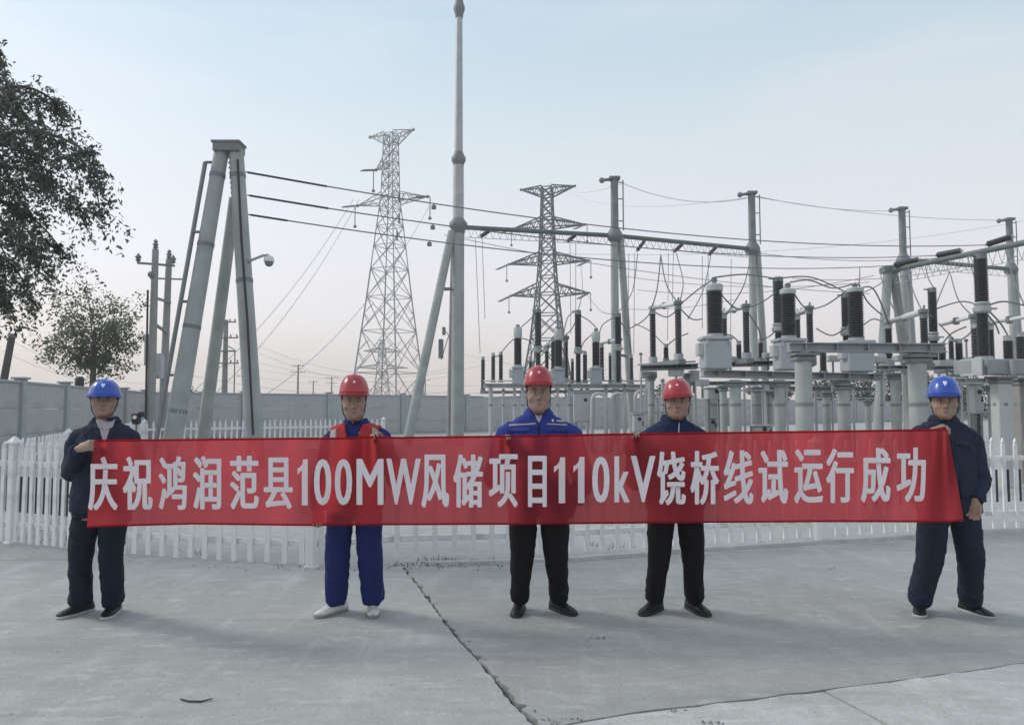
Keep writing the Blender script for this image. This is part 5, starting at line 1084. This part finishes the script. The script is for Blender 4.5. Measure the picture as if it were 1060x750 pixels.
    for k in range(na):
        az = 2 * math.pi * k / na; fr = max(0, math.cos(az)) ** 2.2; ext = .010 + .036 * fr
        p = shell(az, 0, -.004); o_ = Vector((math.sin(az), -math.cos(az), 0)); vs += [Mt @ (p + Vector((0, 0, .010))), Mt @ (p + o_ * (ext + .004) + Vector((0, 0, .003 - .005 * fr))), Mt @ (p + o_ * (ext + .002) + Vector((0, 0, -.006 - .005 * fr))), Mt @ (p + Vector((0, 0, -.004)))]
    fs = [(k * 4 + j, ((k + 1) % na) * 4 + j, ((k + 1) % na) * 4 + (j + 1) % 4, k * 4 + (j + 1) % 4) for k in range(na) for j in range(4)]
    e.add(vs, fs); e.build('brim', M[P['hat']], hat, 'auto')
    def em(pts_, nm='emblem', m='white_mark'):
        e = MB(); c_ = sum((Vector((a_, b_, 0)) for a_, b_ in pts_), Vector()) / len(pts_); n_ = len(pts_)
        f_ = lambda a_, b_, off: Mt @ shell(a_, b_, off)
        e.add([f_(a_, b_, .002) for a_, b_ in pts_] + [f_(a_, b_, -.002) for a_, b_ in pts_] + [f_(c_.x, c_.y, .002)], [(i, (i + 1) % n_, 2 * n_) for i in range(n_)] + [(i, i + n_, (i + 1) % n_ + n_, (i + 1) % n_) for i in range(n_)]); e.build(nm, M[m], hat)
    if P['hat'] == 'hat_blue': em([(-.15, .43), (-.06, .45), (0, .41), (.06, .45), (.15, .43), (.09, .33), (0, .26), (-.09, .33)])
    else: em([(.13 * math.sin(i * math.pi / 4 * 1.0) * (1 if i % 2 == 0 else .45), .37 + .07 * math.cos(i * math.pi / 4) * (1 if i % 2 == 0 else .45)) for i in range(8)])
    e = MB()
    for s_ in (-1, 1): e.tube([Mt @ Vector((s_ * .092, .01, .004)), H(s_ * .082, -.005, .10), H(s_ * .071 * fat, -.03, .035), H(s_ * .045, -.06, -.012), H(0, -.078, -.021)], [(.0042, .002)] * 5, 8)
    e.build('chin_strap', M['strap'], hat, True)
    # ---- trousers
    q = MB(); hw = P.get('hipw', .185); lr = P.get('leg_r', (.112, .098, .088, .086)); crotch = P.get('crotch', .70)
    loft(q, [(cx, Y, crotch + .02, hw * .98, .125), (cx, Y, .80, hw, .135), (cx, Y, .92, hw * .97, .135), (cx, Y, 1.02, hw * .9, .125)], 28, 2.6)
    for s_, (hip, kn, an), toe in zip((-1, 1), legs, P['feet']):
        up = Vector((cx + s_ * hw * .54, Y, .84)); ta = R(toe[2]); fw = Vector((math.sin(ta), -math.cos(ta), 0))
        end = an + Vector((0, 0, P.get('hem', .004))) + fw * .012
        pts = smooth([up, up.lerp(kn, .5), kn, kn.lerp(end, .55), end], 4); n_ = len(pts); rr_ = [float(np.interp(i / (n_ - 1), (0, .3, .5, .78, 1), (lr[0] * .96, lr[0] * .92, lr[1] * .98, lr[2], lr[3]))) for i in range(n_)]
        q.tube(pts, [(a_, a_ * 1.12) for a_ in rr_], 20, upv=(1, 0, 0))
    me = remesh(q, 'trousers', .008, 2); wrinkle(me, P.get('trw', .0065), 9, 4.2, P['seed'], (.30, .9), .5); link_mesh(me, 'trousers', M[P['trousers']], body)
    # ---- jacket
    q = MB(); sw = P['sw']; bd = P.get('depth', .135); jr = P.get('sleeve', (.076, .066, .052)); cy = Y + .005
    loft(q, [(cx, Y, .80, hw + .028, bd + .015), (cx, Y, .90, hw + .026, bd + .012), (cx, Y, 1.06, sw - .012, bd + P.get('belly', 0) + .006), (cx, Y, 1.20, sw, bd + P.get('belly', 0) * .6), (cx, cy, zs - .09, sw + .005, bd - .008), (cx, cy + .01, zs - .02, sw + .004, bd - .026), (cx, cy + .02, (zs + zn) / 2 + .008, sw * .82, .098), (cx, cy + .025, zn - .004, sw * .50, .086), (cx, cy + .025, zn + .010, .080, .078), (cx, cy + .022, zn + .018, .074, .072)], 36, 2.5)
    for sh, el, wr in arms:
        ins = Vector((cx + (sh.x - cx) * .55, sh.y + .01, sh.z + .012)); pts = smooth([ins, sh, sh.lerp(el, .55), el, el.lerp(wr, .5), wr], 4); n_ = len(pts)
        q.tube(pts, [(float(np.interp(i / (n_ - 1), (0, .2, .45, .62, .85, 1), (jr[0] * .9, jr[0], jr[1] * 1.03, jr[1], jr[2], jr[2] * .92))),) * 2 for i in range(n_)], 18)
    me = remesh(q, 'jacket', .0075, 3); wrinkle(me, P.get('jw', .007), 8, 5.5, P['seed'] + 3, None, .7)
    if P.get('cut_v'):
        pass
    jk = link_mesh(me, P.get('top_name', 'jacket'), M[P['jacket']], body)
    bv = BVHTree.FromPolygons([tuple(v.co + root_loc) for v in me.vertices], [tuple(p.vertices) for p in me.polygons])
    cam_p = Vector((0, 0, CAMZ))
    def decal(nm, quad, m, nu=10, nv=3, off=.004, parent=None, th=.004, tree_=None):
        """Patch sewn on the front of the cloth between four photo points (tl, tr, br, bl)."""
        g_ = []
        for j in range(nv + 1):
            for i in range(nu + 1):
                u, w_ = i / nu, j / nv; a, b, c, d = [Vector((*p, 0)) for p in quad]; p = a.lerp(b, u).lerp(d.lerp(c, u), w_); tgt = W(p.x, p.y, Y); dr = (tgt - cam_p).normalized()
                hit, nn, _, _ = (tree_ or bv).ray_cast(cam_p, dr)
                if hit is None: hit, nn, _, _ = (tree_ or bv).find_nearest(tgt)
                nn = nn if nn.dot(dr) < 0 else -nn; g_.append((hit + nn * off, hit + nn * (off - th)))
        n_ = len(g_); e = MB(); fs = []; w1 = nu + 1
        for j in range(nv):
            for i in range(nu): a = j * w1 + i; f = (a, a + w1, a + w1 + 1, a + 1); fs.append(f); fs.append(tuple(k + n_ for k in f[::-1]))
        rim = [i for i in range(w1)] + [j * w1 + nu for j in range(1, nv + 1)] + [nv * w1 + i for i in range(nu - 1, -1, -1)] + [j * w1 for j in range(nv - 1, 0, -1)]
        for a, b in zip(rim, rim[1:] + rim[:1]): fs.append((a, b, b + n_, a + n_))
        e.add([g[0] for g in g_] + [g[1] for g in g_], fs); return e.build(nm, M[m], parent or jk, True)
    # collar
    if P.get('collar', True):
        cm = P.get('collar_m', P['jacket']); e = MB(); na = 40; gap = P.get('gap', .38); vs = []; flare = P.get('flare', .028)
        for k in range(na):
            az = gap + (2 * math.pi - 2 * gap) * k / (na - 1); x, y = math.sin(az), -math.cos(az); fr = max(0, math.cos(az)); o_ = Vector((cx, cy + .02, zn)); tip = math.exp(-((min(az, 2 * math.pi - az) - gap) / .25) ** 2)
            rx, ry = .068 * (1 + (fat - 1) * .6), .070
            def pp(dr, z): return o_ + Vector((x * (rx + dr), y * (ry + dr), z - .016 * fr))
            vs += [pp(.004, -.012), pp(-.002, .030), pp(.004, .040), pp(.012, .036), pp(flare, .004 - .030 * tip), pp(flare - .006, -.002 - .030 * tip), pp(.011, .022)]
        fs = [(k * 7 + j, k * 7 + (j + 1) % 7, (k + 1) * 7 + (j + 1) % 7, (k + 1) * 7 + j) for k in range(na - 1) for j in range(7)] + [tuple(range(7)), tuple(reversed(range((na - 1) * 7, na * 7)))]
        e.add(vs, fs); e.build('collar', M[cm], jk, 'auto')
    # ---- shoes
    for (px, py, ta), ft in zip(P['feet'], feet):
        ta = R(ta); u = Vector((math.sin(ta), -math.cos(ta), 0)); l_ = Vector((u.y, -u.x, 0)); o_ = Vector((ft.x, ft.y, .001)); sc = P.get('shoe_s', 1.02)
        sec = [(-.088, .018, .052), (-.075, .030, .080), (-.045, .037, .094), (0, .039, .096), (.04, .041, .088), (.08, .044, .066), (.12, .046, .054), (.155, .042, .045), (.18, .030, .036), (.194, .012, .024)]
        e = MB(); vs = []; ns = 12
        for s_, hw_, hh in sec:
            for k in range(ns):
                a = math.pi * (k / (ns - 1)); vs.append(o_ + u * s_ * sc + l_ * (math.cos(a) * hw_ * sc) + Vector((0, 0, (.018 + (hh - .018) * math.sin(a) ** .7) * sc)))
        m = len(sec); fs = [(j * ns + k, j * ns + k + 1, (j + 1) * ns + k + 1, (j + 1) * ns + k) for j in range(m - 1) for k in range(ns - 1)] + [tuple(range(ns)), tuple(reversed(range((m - 1) * ns, m * ns)))] + [(j * ns, (j + 1) * ns, (j + 1) * ns + ns - 1, j * ns + ns - 1) for j in range(m - 1)]
        e.add(vs, fs); so_ = e.build('shoe', M[P['shoe']], body, True)
        e = MB(); vs = []
        for z, k_ in ((0, .98), (.004, 1.04), (.017, 1.035), (.020, .98)):
            for s_, hw_, hh in sec: vs.append(o_ + u * (s_ * sc * (1.02 if k_ > 1 else 1)) + l_ * (hw_ * k_ * sc + .001) + Vector((0, 0, z * sc)))
            for s_, hw_, hh in reversed(sec): vs.append(o_ + u * (s_ * sc * (1.02 if k_ > 1 else 1)) - l_ * (hw_ * k_ * sc + .001) + Vector((0, 0, z * sc)))
        m2 = 2 * m; fs = [(j * m2 + k, j * m2 + (k + 1) % m2, (j + 1) * m2 + (k + 1) % m2, (j + 1) * m2 + k) for j in range(3) for k in range(m2)] + [tuple(reversed(range(m2))), tuple(range(3 * m2, 4 * m2))]
        e.add(vs, fs); e.build('sole', M[P['sole']], so_)
        e = MB()
        for k in range(4):
            s_ = .035 + .018 * k; z = float(np.interp(s_, [c_[0] for c_ in sec], [c_[2] for c_ in sec])) + .002; e.tube([o_ + u * s_ * sc + l_ * .022 * sc + Vector((0, 0, z * sc * .86)), o_ + u * (s_ + .004) * sc + Vector((0, 0, z * sc + .001)), o_ + u * s_ * sc - l_ * .022 * sc + Vector((0, 0, z * sc * .86))], .0032, 5)
        e.build('lace', M[P.get('lace', P['shoe'])], so_, True)
    return body, jk, decal, bv, root_loc

GR = ((R(58), R(52), R(40)),) * 4                                   # fingers folded well over
def grip(a, b, c): return tuple((R(a + k * 3), R(b), R(c)) for k in (-1, 0, 1, 2))
up_front = ((.25, -.35, .85), (0, -1, -.2), (-1, 0, .1))
PEOPLE = {}
P1 = dict(hs=.88, Y=5.30, cx=107, neck=436.5, sh=(80, 137, 450), chin=429.5, head=108.5, brim=411, top=393, feet=((85, 634, -24), (118, 634, 10)), sw=.185, seed=1.3, yaw=R(22), hipw=.17, crotch=.74, leg_r=(.094, .080, .073, .076), trw=.006,
    arms=(dict(sh=(82, 455, .01), el=(74, 489, -.04), wr=(81, 464.5, -.27), hand=((.9, -.12, .30), (.15, .9, -.5), (.1, -.3, .9), grip(48, 60, 42), (.35, .8, .5))),
          dict(sh=(132, 455, .02), el=(146, 498, .02), wr=(133, 497, -.12), hand=((-.9, -.3, .25), (0, -.5, .9), (0, -1, .2), grip(35, 40, 30), (.4, .8, .2)))),
    jacket='navy', trousers='navy_dark', shoe='shoe_black', sole='sole_white', hat='hat_blue', collar_m='navy', gap=.62, flare=.036,
    label='man in dark suit jacket over pale shirt, holding the left end of the banner')
P2 = dict(hs=1.04, Y=5.40, cx=368, neck=438.5, sh=(340, 400, 450), chin=432.5, head=366.5, brim=408, top=387.5, feet=((349, 633.5, -38), (386, 632.5, 11)), sw=.185, seed=4.1, fat=1.04, yaw=R(12), nod=R(4), hipw=.178, crotch=.73, leg_r=(.098, .089, .083, .079), trw=.006,
    arms=(dict(sh=(345, 455.5, .02), el=(331, 505, -.03), wr=(329, 527, -.20), hand=((.05, -.25, -.95), (0, -.9, .1), (1, 0, 0), grip(40, 45, 35), (.4, .8, .4))),
          dict(sh=(394, 455, .02), el=(411, 499, -.03), wr=(398, 457, -.14), hand=((-.62, -.42, .58), (-.25, -.9, -.35), (-.7, .1, -.6), grip(52, 50, 35), (.4, .7, .4)))),
    jacket='blue_work', trousers='blue_work', shoe='shoe_white', sole='sole_grey', hat='hat_red', gap=.5,
    label='man in red reflective vest over blue work clothes with white shoes')
P3 = dict(hs=1.10, Y=5.40, cx=557.5, neck=428, sh=(520, 595, 443.5), chin=425.5, head=557.5, brim=399, top=379, feet=((538, 632, -10), (578, 631.5, 36)), sw=.215, seed=7.7, fat=1.14, hipw=.20, depth=.145, belly=.045, leg_r=(.108, .086, .072, .069), crotch=.72, trw=.005, sleeve=(.092, .082, .062),
    arms=(dict(sh=(526, 451, .02), el=(511, 495, -.03), wr=(521, 463, -.14), hand=((.05, -.50, .85), (.2, -.9, -.3), (1, 0, 0), grip(45, 50, 35), (.4, .7, .4))),
          dict(sh=(589, 451, .02), el=(604, 495, .0), wr=(594, 520, -.06), hand=((-.4, .05, -.8), (0, -.9, .1), (-1, 0, 0), grip(40, 45, 35), (.4, .8, .4)))),
    jacket='blue', trousers='black_cloth', shoe='shoe_black', sole='sole_dark', hat='hat_red', gap=.45, flare=.034,
    label='heavyset man in bright blue jacket with pale chest stripe, standing in the middle')
P4 = dict(hs=.96, Y=5.40, cx=698, neck=434.5, sh=(670, 726, 447), chin=432, head=700, brim=411.5, top=392, feet=((678, 632, -42), (718, 631.5, 20)), sw=.185, seed=9.2, fat=1.10, roll=R(4), hat_roll=R(-9), yaw=R(-10), hipw=.175, crotch=.73, leg_r=(.10, .080, .070, .067), trw=.005,
    arms=(dict(sh=(674, 453, .02), el=(657, 498, -.02), wr=(655, 460.5, -.14), hand=((-.12, -.50, .85), (.1, -.9, -.3), (1, 0, 0), grip(48, 50, 35), (.4, .7, .4))),
          dict(sh=(722, 453, .02), el=(737, 497, .0), wr=(728, 515, -.06), hand=((-.4, .05, -.8), (0, -.9, .1), (-1, 0, 0), grip(40, 45, 35), (.4, .8, .4)))),
    jacket='navy_teal', trousers='black_cloth', shoe='shoe_black', sole='sole_dark', hat='hat_red', gap=.22, flare=.024,
    label='man in plain dark navy jacket and black trousers, right of the middle')
P5 = dict(hs=.90, Y=5.27, cx=979, neck=435, sh=(947, 1010, 448), chin=432, head=977, brim=410.5, top=389.5, feet=((952, 633, -28), (1004, 633.5, 16)), sw=.180, seed=12.4, fat=1.03, yaw=R(-25), hipw=.178, depth=.13, crotch=.73, leg_r=(.100, .086, .079, .079), trw=.006, sleeve=(.080, .070, .054),
    arms=(dict(sh=(953, 452.5, .02), el=(946, 494, -.02), wr=(963, 447.5, -.14), hand=((.74, -.42, .36), (.1, -.75, -.7), (.3, .2, .9), grip(50, 48, 38), (.4, .8, .3))),
          dict(sh=(1003, 455, .02), el=(1014, 497, -.02), wr=(1009, 518, -.14), hand=((-.18, -.12, -.95), (-.55, -.6, .1), (-.4, -.8, 0), grip(28, 38, 34), (.35, .85, .3)))),
    jacket='navy_work', trousers='navy_work', shoe='shoe_black', sole='sole_white', hat='hat_blue', gap=.34, flare=.032,
    label='man in baggy navy work suit, holding the right end of the banner')
ALL = [build_person(P) for P in (P1, P2, P3, P4, P5)]

# clothing details
body, jk, decal, bv, rl = ALL[0]
sh_ = decal('shirt_front', ((101, 435), (117, 435), (109.6, 457), (106.5, 457)), 'shirt', 6, 6, .006)
decal('shirt_collar', ((98.5, 434), (104, 437.5), (107.5, 445), (102.0, 443)), 'shirt', 4, 3, .009, sh_); decal('shirt_collar', ((113.5, 437.5), (119, 434), (116.5, 442.5), (110.5, 445)), 'shirt', 4, 3, .009, sh_)
decal('lapel', ((96, 440), (100.5, 438), (106.8, 457), (102, 454)), 'navy', 4, 5, .008); decal('lapel', ((117.5, 438), (123, 440), (116, 454), (109.5, 457)), 'navy', 4, 5, .008)
body, jk, decal, bv, rl = ALL[1]
# sleeveless vest: the torso of the work jacket copied outwards
def vest(jk, root, P):
    Y = P['Y']; me = jk.data; cx = W(P['cx'], 440, Y).x; zn = W(530, P['neck'], Y).z; v = getv(me) + np.array(root); n = getn(me); keep = []
    for p in me.polygons:
        c = v[list(p.vertices)].mean(0); lim = .172 if c[2] > 1.15 else .20
        if abs(c[0] - cx) > lim or c[2] < .86: continue
        if c[1] < Y - .01 and abs(c[0] - cx) < .016 + max(0, (c[2] - 1.22)) * .26: continue
        if c[2] > zn - .004: continue
        keep.append(tuple(p.vertices))
    used = sorted({i for f in keep for i in f}); ix = {i: k for k, i in enumerate(used)}; k_ = len(used); o = [v[i] + n[i] * .013 for i in used]; i_ = [v[i] + n[i] * .004 for i in used]
    e = MB(); fs = [tuple(ix[i] for i in f) for f in keep]; edges = {}
    for f in fs:
        for a, b in zip(f, f[1:] + f[:1]): edges[(a, b)] = edges.get((a, b), 0) + 1
    rim = [(a, b, b + k_, a + k_)[::-1] for (a, b) in edges if (b, a) not in edges]
    e.add(o + i_, fs + [tuple(i + k_ for i in f[::-1]) for f in fs] + rim); ob = e.build('vest', M['vest_red'], body, True)
    return ob, BVHTree.FromPolygons([tuple(p) for p in o], fs)
vs_, vb = vest(jk, rl, P2)
decal('reflective_strip', ((341.5, 447), (348.5, 443.5), (349.5, 500), (342, 500)), 'reflect', 3, 16, .005, vs_, .005, vb); decal('reflective_strip', ((385, 442), (393.5, 446), (394, 500), (386, 500)), 'reflect', 3, 16, .005, vs_, .005, vb)
decal('name_badge', ((371.5, 447.5), (375, 447), (375.2, 449.5), (371.8, 450)), 'white_mark', 2, 2, .006); decal('button', ((364.5, 437), (366, 437), (366, 438.5), (364.5, 438.5)), 'white_mark', 2, 2, .012)
body, jk, decal, bv, rl = ALL[2]
decal('chest_stripe', ((527, 439.2), (555, 437.6), (555, 439.2), (527, 441.0)), 'reflect', 14, 2, .003); decal('chest_stripe', ((566, 437.8), (587, 438.8), (587, 440.6), (566, 439.4)), 'reflect', 12, 2, .003)
decal('undershirt', ((553.5, 428.5), (562, 428.5), (558.8, 437), (557.2, 437)), 'shirt', 4, 4, .006); decal('zip', ((557, 437), (558.4, 437), (558.4, 452), (557, 452)), 'navy_dark', 2, 10, .005)
decal('chest_logo', ((571, 434), (573.2, 434), (573.0, 436.4), (571.2, 436.4)), 'white_mark', 2, 2, .005); decal('chest_logo', ((576, 435), (583, 435.6), (583, 436.5), (576, 435.9)), 'white_mark', 4, 1, .005)
decal('pocket_flap', ((527, 443), (550, 442), (550, 446.5), (527, 447.5)), 'blue', 8, 3, .006); decal('pocket_flap', ((567, 442), (588, 443.2), (588, 447.6), (567, 446.5)), 'blue', 8, 3, .006)
body, jk, decal, bv, rl = ALL[3]
decal('zip', ((702.4, 437), (703.6, 437), (703.0, 452), (701.8, 452)), 'galv', 2, 8, .005)
body, jk, decal, bv, rl = ALL[4]
decal('pocket_flap', ((989, 455), (1004, 457.5), (1003, 463), (988.5, 460.5)), 'navy_work', 6, 3, .007); decal('placket', ((983.5, 441), (986.5, 441), (994, 520), (990, 520)), 'navy_work', 3, 24, .006)
decal('pocket_flap', ((993, 497), (1004, 497), (1004, 515), (994, 515)), 'navy_work', 5, 6, .006)

# ------------------------------------------------------------------ the banner
bt = [(86, 457), (98, 455.5), (112, 454.6), (170, 454.2), (300, 452.6), (365, 452.4), (378, 451), (392, 451), (410, 451.8), (520, 450.4), (640, 448.2), (700, 447.4), (850, 445.4), (960, 443.8), (975, 443.2), (985, 444.2), (1000, 446)]
bb = [(86, 546.5), (110, 545), (200, 542.6), (320, 544.2), (400, 543.4), (540, 542.8), (700, 541.2), (850, 540.2), (985, 540.4), (1000, 538)]
def byt(px): return float(np.interp(px, *zip(*bt)))
def byb(px): return float(np.interp(px, *zip(*bb)))
def bY(px, v):
    base = float(np.interp(px, (86, 110, 200, 365, 460, 555, 700, 850, 960, 1000), (5.03, 5.03, 5.09, 5.15, 5.17, 5.16, 5.155, 5.11, 5.02, 5.00)))
    grips = (105, 384, 522, 653, 975)
    w_ = .016 * math.sin(px * .031 + 1.2 + v) * v + .010 * math.sin(px * .105 + v * 2.4) * (.3 + v) + .004 * math.sin(px * .021 - v * 5) + .005 * math.sin(px * .17 + v * 1.9 + math.sin(px * .013) * 3) + .006 * math.sin(v * 7 + px * .05) * math.exp(-abs(px - 95) / 45)
    for g_ in grips: w_ -= .012 * math.exp(-((px - g_ - 10 * v) / 9) ** 2) * (1 - v) ** 1.5 * math.cos((px - g_) * .5); w_ += .013 * math.sin((px - g_) * (.24 - .14 * v)) * math.exp(-abs(px - g_ - v * 14) / 36) * (1 - v * .75)
    return base + w_
def bpt(px, v, off=0.0):
    py = byt(px) * (1 - v) + byb(px) * v; return W(px, py, bY(px, v) - off)
def bpx(px, py, off=0.0):
    v = (py - byt(px)) / (byb(px) - byt(px)); return W(px, py, bY(px, v) - off)
mb_ = bpy.data.materials.new('red_banner_cloth'); mb_.use_nodes = True; n = mb_.node_tree.nodes; l = mb_.node_tree.links; pb = n['Principled BSDF']; pb.inputs['Base Color'].default_value = (.46, .055, .07, 1); pb.inputs['Roughness'].default_value = .9; pb.inputs['Specular IOR Level'].default_value = .12; pb.inputs['Sheen Weight'].default_value = .1
tr = n.new('ShaderNodeBsdfTranslucent'); tr.inputs[0].default_value = (.72, .08, .095, 1); tp = n.new('ShaderNodeBsdfTransparent'); tp.inputs[0].default_value = (.95, .55, .55, 1)
ms1 = n.new('ShaderNodeMixShader'); ms1.inputs[0].default_value = .76; ms2 = n.new('ShaderNodeMixShader'); ms2.inputs[0].default_value = .12
l.new(pb.outputs[0], ms1.inputs[1]); l.new(tr.outputs[0], ms1.inputs[2]); l.new(ms1.outputs[0], ms2.inputs[1]); l.new(tp.outputs[0], ms2.inputs[2]); l.new(ms2.outputs[0], n['Material Output'].inputs[0])
tcb = n.new('ShaderNodeTexCoord'); wv = n.new('ShaderNodeTexWave'); wv.inputs['Scale'].default_value = 260; wv.inputs['Distortion'].default_value = 1.5; wv.bands_direction = 'Z'; l.new(tcb.outputs['Object'], wv.inputs[0])
nz2 = n.new('ShaderNodeTexNoise'); nz2.inputs['Scale'].default_value = 3; l.new(tcb.outputs['Object'], nz2.inputs[0]); bpn = n.new('ShaderNodeBump'); bpn.inputs['Strength'].default_value = .25; bpn.inputs['Distance'].default_value = .002; l.new(wv.outputs[0], bpn.inputs['Height']); l.new(bpn.outputs[0], pb.inputs['Normal'])
mbw = bpy.data.materials.new('banner_print'); mbw.use_nodes = True; n = mbw.node_tree.nodes; l = mbw.node_tree.links; n['Principled BSDF'].inputs['Base Color'].default_value = (.93, .89, .91, 1); n['Principled BSDF'].inputs['Roughness'].default_value = .7
tr = n.new('ShaderNodeBsdfTranslucent'); tr.inputs[0].default_value = (.9, .8, .82, 1); ms1 = n.new('ShaderNodeMixShader'); ms1.inputs[0].default_value = .3; l.new(n['Principled BSDF'].outputs[0], ms1.inputs[1]); l.new(tr.outputs[0], ms1.inputs[2]); l.new(ms1.outputs[0], n['Material Output'].inputs[0])
ban = thing('banner', bpt(540, 1), 'long red cloth banner with a line of white Chinese characters held by five men', 'banner')
q = MB(); nu, nv = 420, 30
def edge_px(u, v): return (97.5 - 7.5 * v ** .8 - 2 * math.sin(v * 9) * v * (1 - v)) * (1 - u) + (980.5 + 17 * v ** .9) * u
vs = [bpt(edge_px(i / nu, j / nv), j / nv) for j in range(nv + 1) for i in range(nu + 1)]
q.add(vs, [(j * (nu + 1) + i, (j + 1) * (nu + 1) + i, (j + 1) * (nu + 1) + i + 1, j * (nu + 1) + i + 1) for j in range(nv) for i in range(nu)])
q.build('cloth', mb_, ban, True)
for v0, v1 in ((0.0, .022), (.978, 1.0)):
    q = MB(); vs = []
    for i in range(nu + 1):
        for vv, of in ((v0, .0015), (v1, .0015), (v1, -.0015), (v0, -.0015)): vs.append(bpt(edge_px(i / nu, vv), vv, of))
    q.add(vs, [(i * 4 + j, i * 4 + (j + 1) % 4, i * 4 + 4 + (j + 1) % 4, i * 4 + 4 + j) for i in range(nu) for j in range(4)]); q.build('hem', mb_, ban, True)
LT = '庆祝鸿润范县100MW风储项目110kV饶桥线试运行成功'
BX = [(91, 122), (127, 158), (164, 193.5), (199.5, 229), (238, 268), (273, 303), (308, 318.5), (325, 343), (346.5, 364.5), (369, 397), (400, 435.5), (436, 465), (469, 500), (506, 536), (546.5, 566), (573.5, 585), (593.5, 605), (613, 631), (636, 652), (653, 678.5), (680, 710), (714.5, 744.5), (749, 780), (785, 816), (822, 852), (855, 884), (891, 922), (928, 958.5)]
def glyph(ch, off):
    cu = bpy.data.curves.new('glyph', 'FONT'); cu.body = ch; cu.size = 1; cu.offset = off; cu.resolution_u = 4; ob = bpy.data.objects.new('glyph', cu); C.objects.link(ob)
    bpy.context.view_layer.update(); me = bpy.data.meshes.new_from_object(ob.evaluated_get(DG_())); bpy.data.objects.remove(ob); bpy.data.curves.remove(cu); return me
ONE = [(.0, .80), (.0, .66), (.22, .72), (.42, .77), (.42, 0), (1.0, 0), (1.0, 1.0), (.56, 1.0), (.48, .90), (.25, .83)]
for ch, (x0, x1) in zip(LT, BX):
    asc = ord(ch) < 128
    xm = (x0 + x1) / 2; yt_ = float(np.interp(xm, (90, 550, 960), (472.5, 469.5, 462.5))) + (4.0 if asc else 0); yb_ = float(np.interp(xm, (90, 550, 960), (528, 524.5, 519))) - (3.6 if asc else 0)
    if ch in '目县': yt_ += 2
    bm = bmesh.new()
    if ch == '1': bm.faces.new([bm.verts.new((x, y, 0)) for x, y in ONE]); bmesh.ops.triangulate(bm, faces=bm.faces[:])
    else:
        me = glyph(ch, 0.0); bm.from_mesh(me); bpy.data.meshes.remove(me)
    co = [v.co.copy() for v in bm.verts]; ax, bx_ = min(c.x for c in co), max(c.x for c in co); ay, by_ = min(c.y for c in co), max(c.y for c in co)
    for k in range(1, 10): bmesh.ops.bisect_plane(bm, geom=bm.verts[:] + bm.edges[:] + bm.faces[:], plane_co=(ax + (bx_ - ax) * k / 10, 0, 0), plane_no=(1, 0, 0))
    for k in range(1, 8): bmesh.ops.bisect_plane(bm, geom=bm.verts[:] + bm.edges[:] + bm.faces[:], plane_co=(0, ay + (by_ - ay) * k / 8, 0), plane_no=(0, 1, 0))
    o_ = wloc(ban); bm.verts.index_update(); V_ = [v.co.copy() for v in bm.verts]; F_ = [[v.index for v in f.verts] for f in bm.faces]; bm.free()
    dx, dy = (0, 0) if ch == '1' else (1.25, .6) if not asc else (1.05, .4); ml = MB()
    for k, (sx, sy) in enumerate(((0, 0),) if ch == '1' else [(0, 0)] + [(math.cos(a_ * math.pi / 8), math.sin(a_ * math.pi / 8)) for a_ in range(16)]):
        ml.add([bpx(x0 + dx + (x1 - x0 - 2 * dx) * (c.x - ax) / (bx_ - ax) + sx * dx, yb_ - dy + (yt_ - yb_ + 2 * dy) * (c.y - ay) / (by_ - ay) + sy * dy, .0022 + .00012 * k) for c in V_], F_)
    ml.build('character', mbw, ban, True)

# ------------------------------------------------------------------ thin evening haze over the whole place
hz = MB(); hz.box((0, 330, 22.4), (1400, 760, 47.2)); ho = hz.build('haze', [], None); tag(ho, kind='stuff')
hm = bpy.data.materials.new('haze_air'); hm.use_nodes = True; n = hm.node_tree.nodes; n.remove(n['Principled BSDF']); pv = n.new('ShaderNodeVolumePrincipled'); pv.inputs['Density'].default_value = .0013; pv.inputs['Color'].default_value = (.985, .98, .98, 1); pv.inputs['Anisotropy'].default_value = .2
hm.node_tree.links.new(pv.outputs[0], n['Material Output'].inputs['Volume']); ho.data.materials.clear(); ho.data.materials.append(hm)
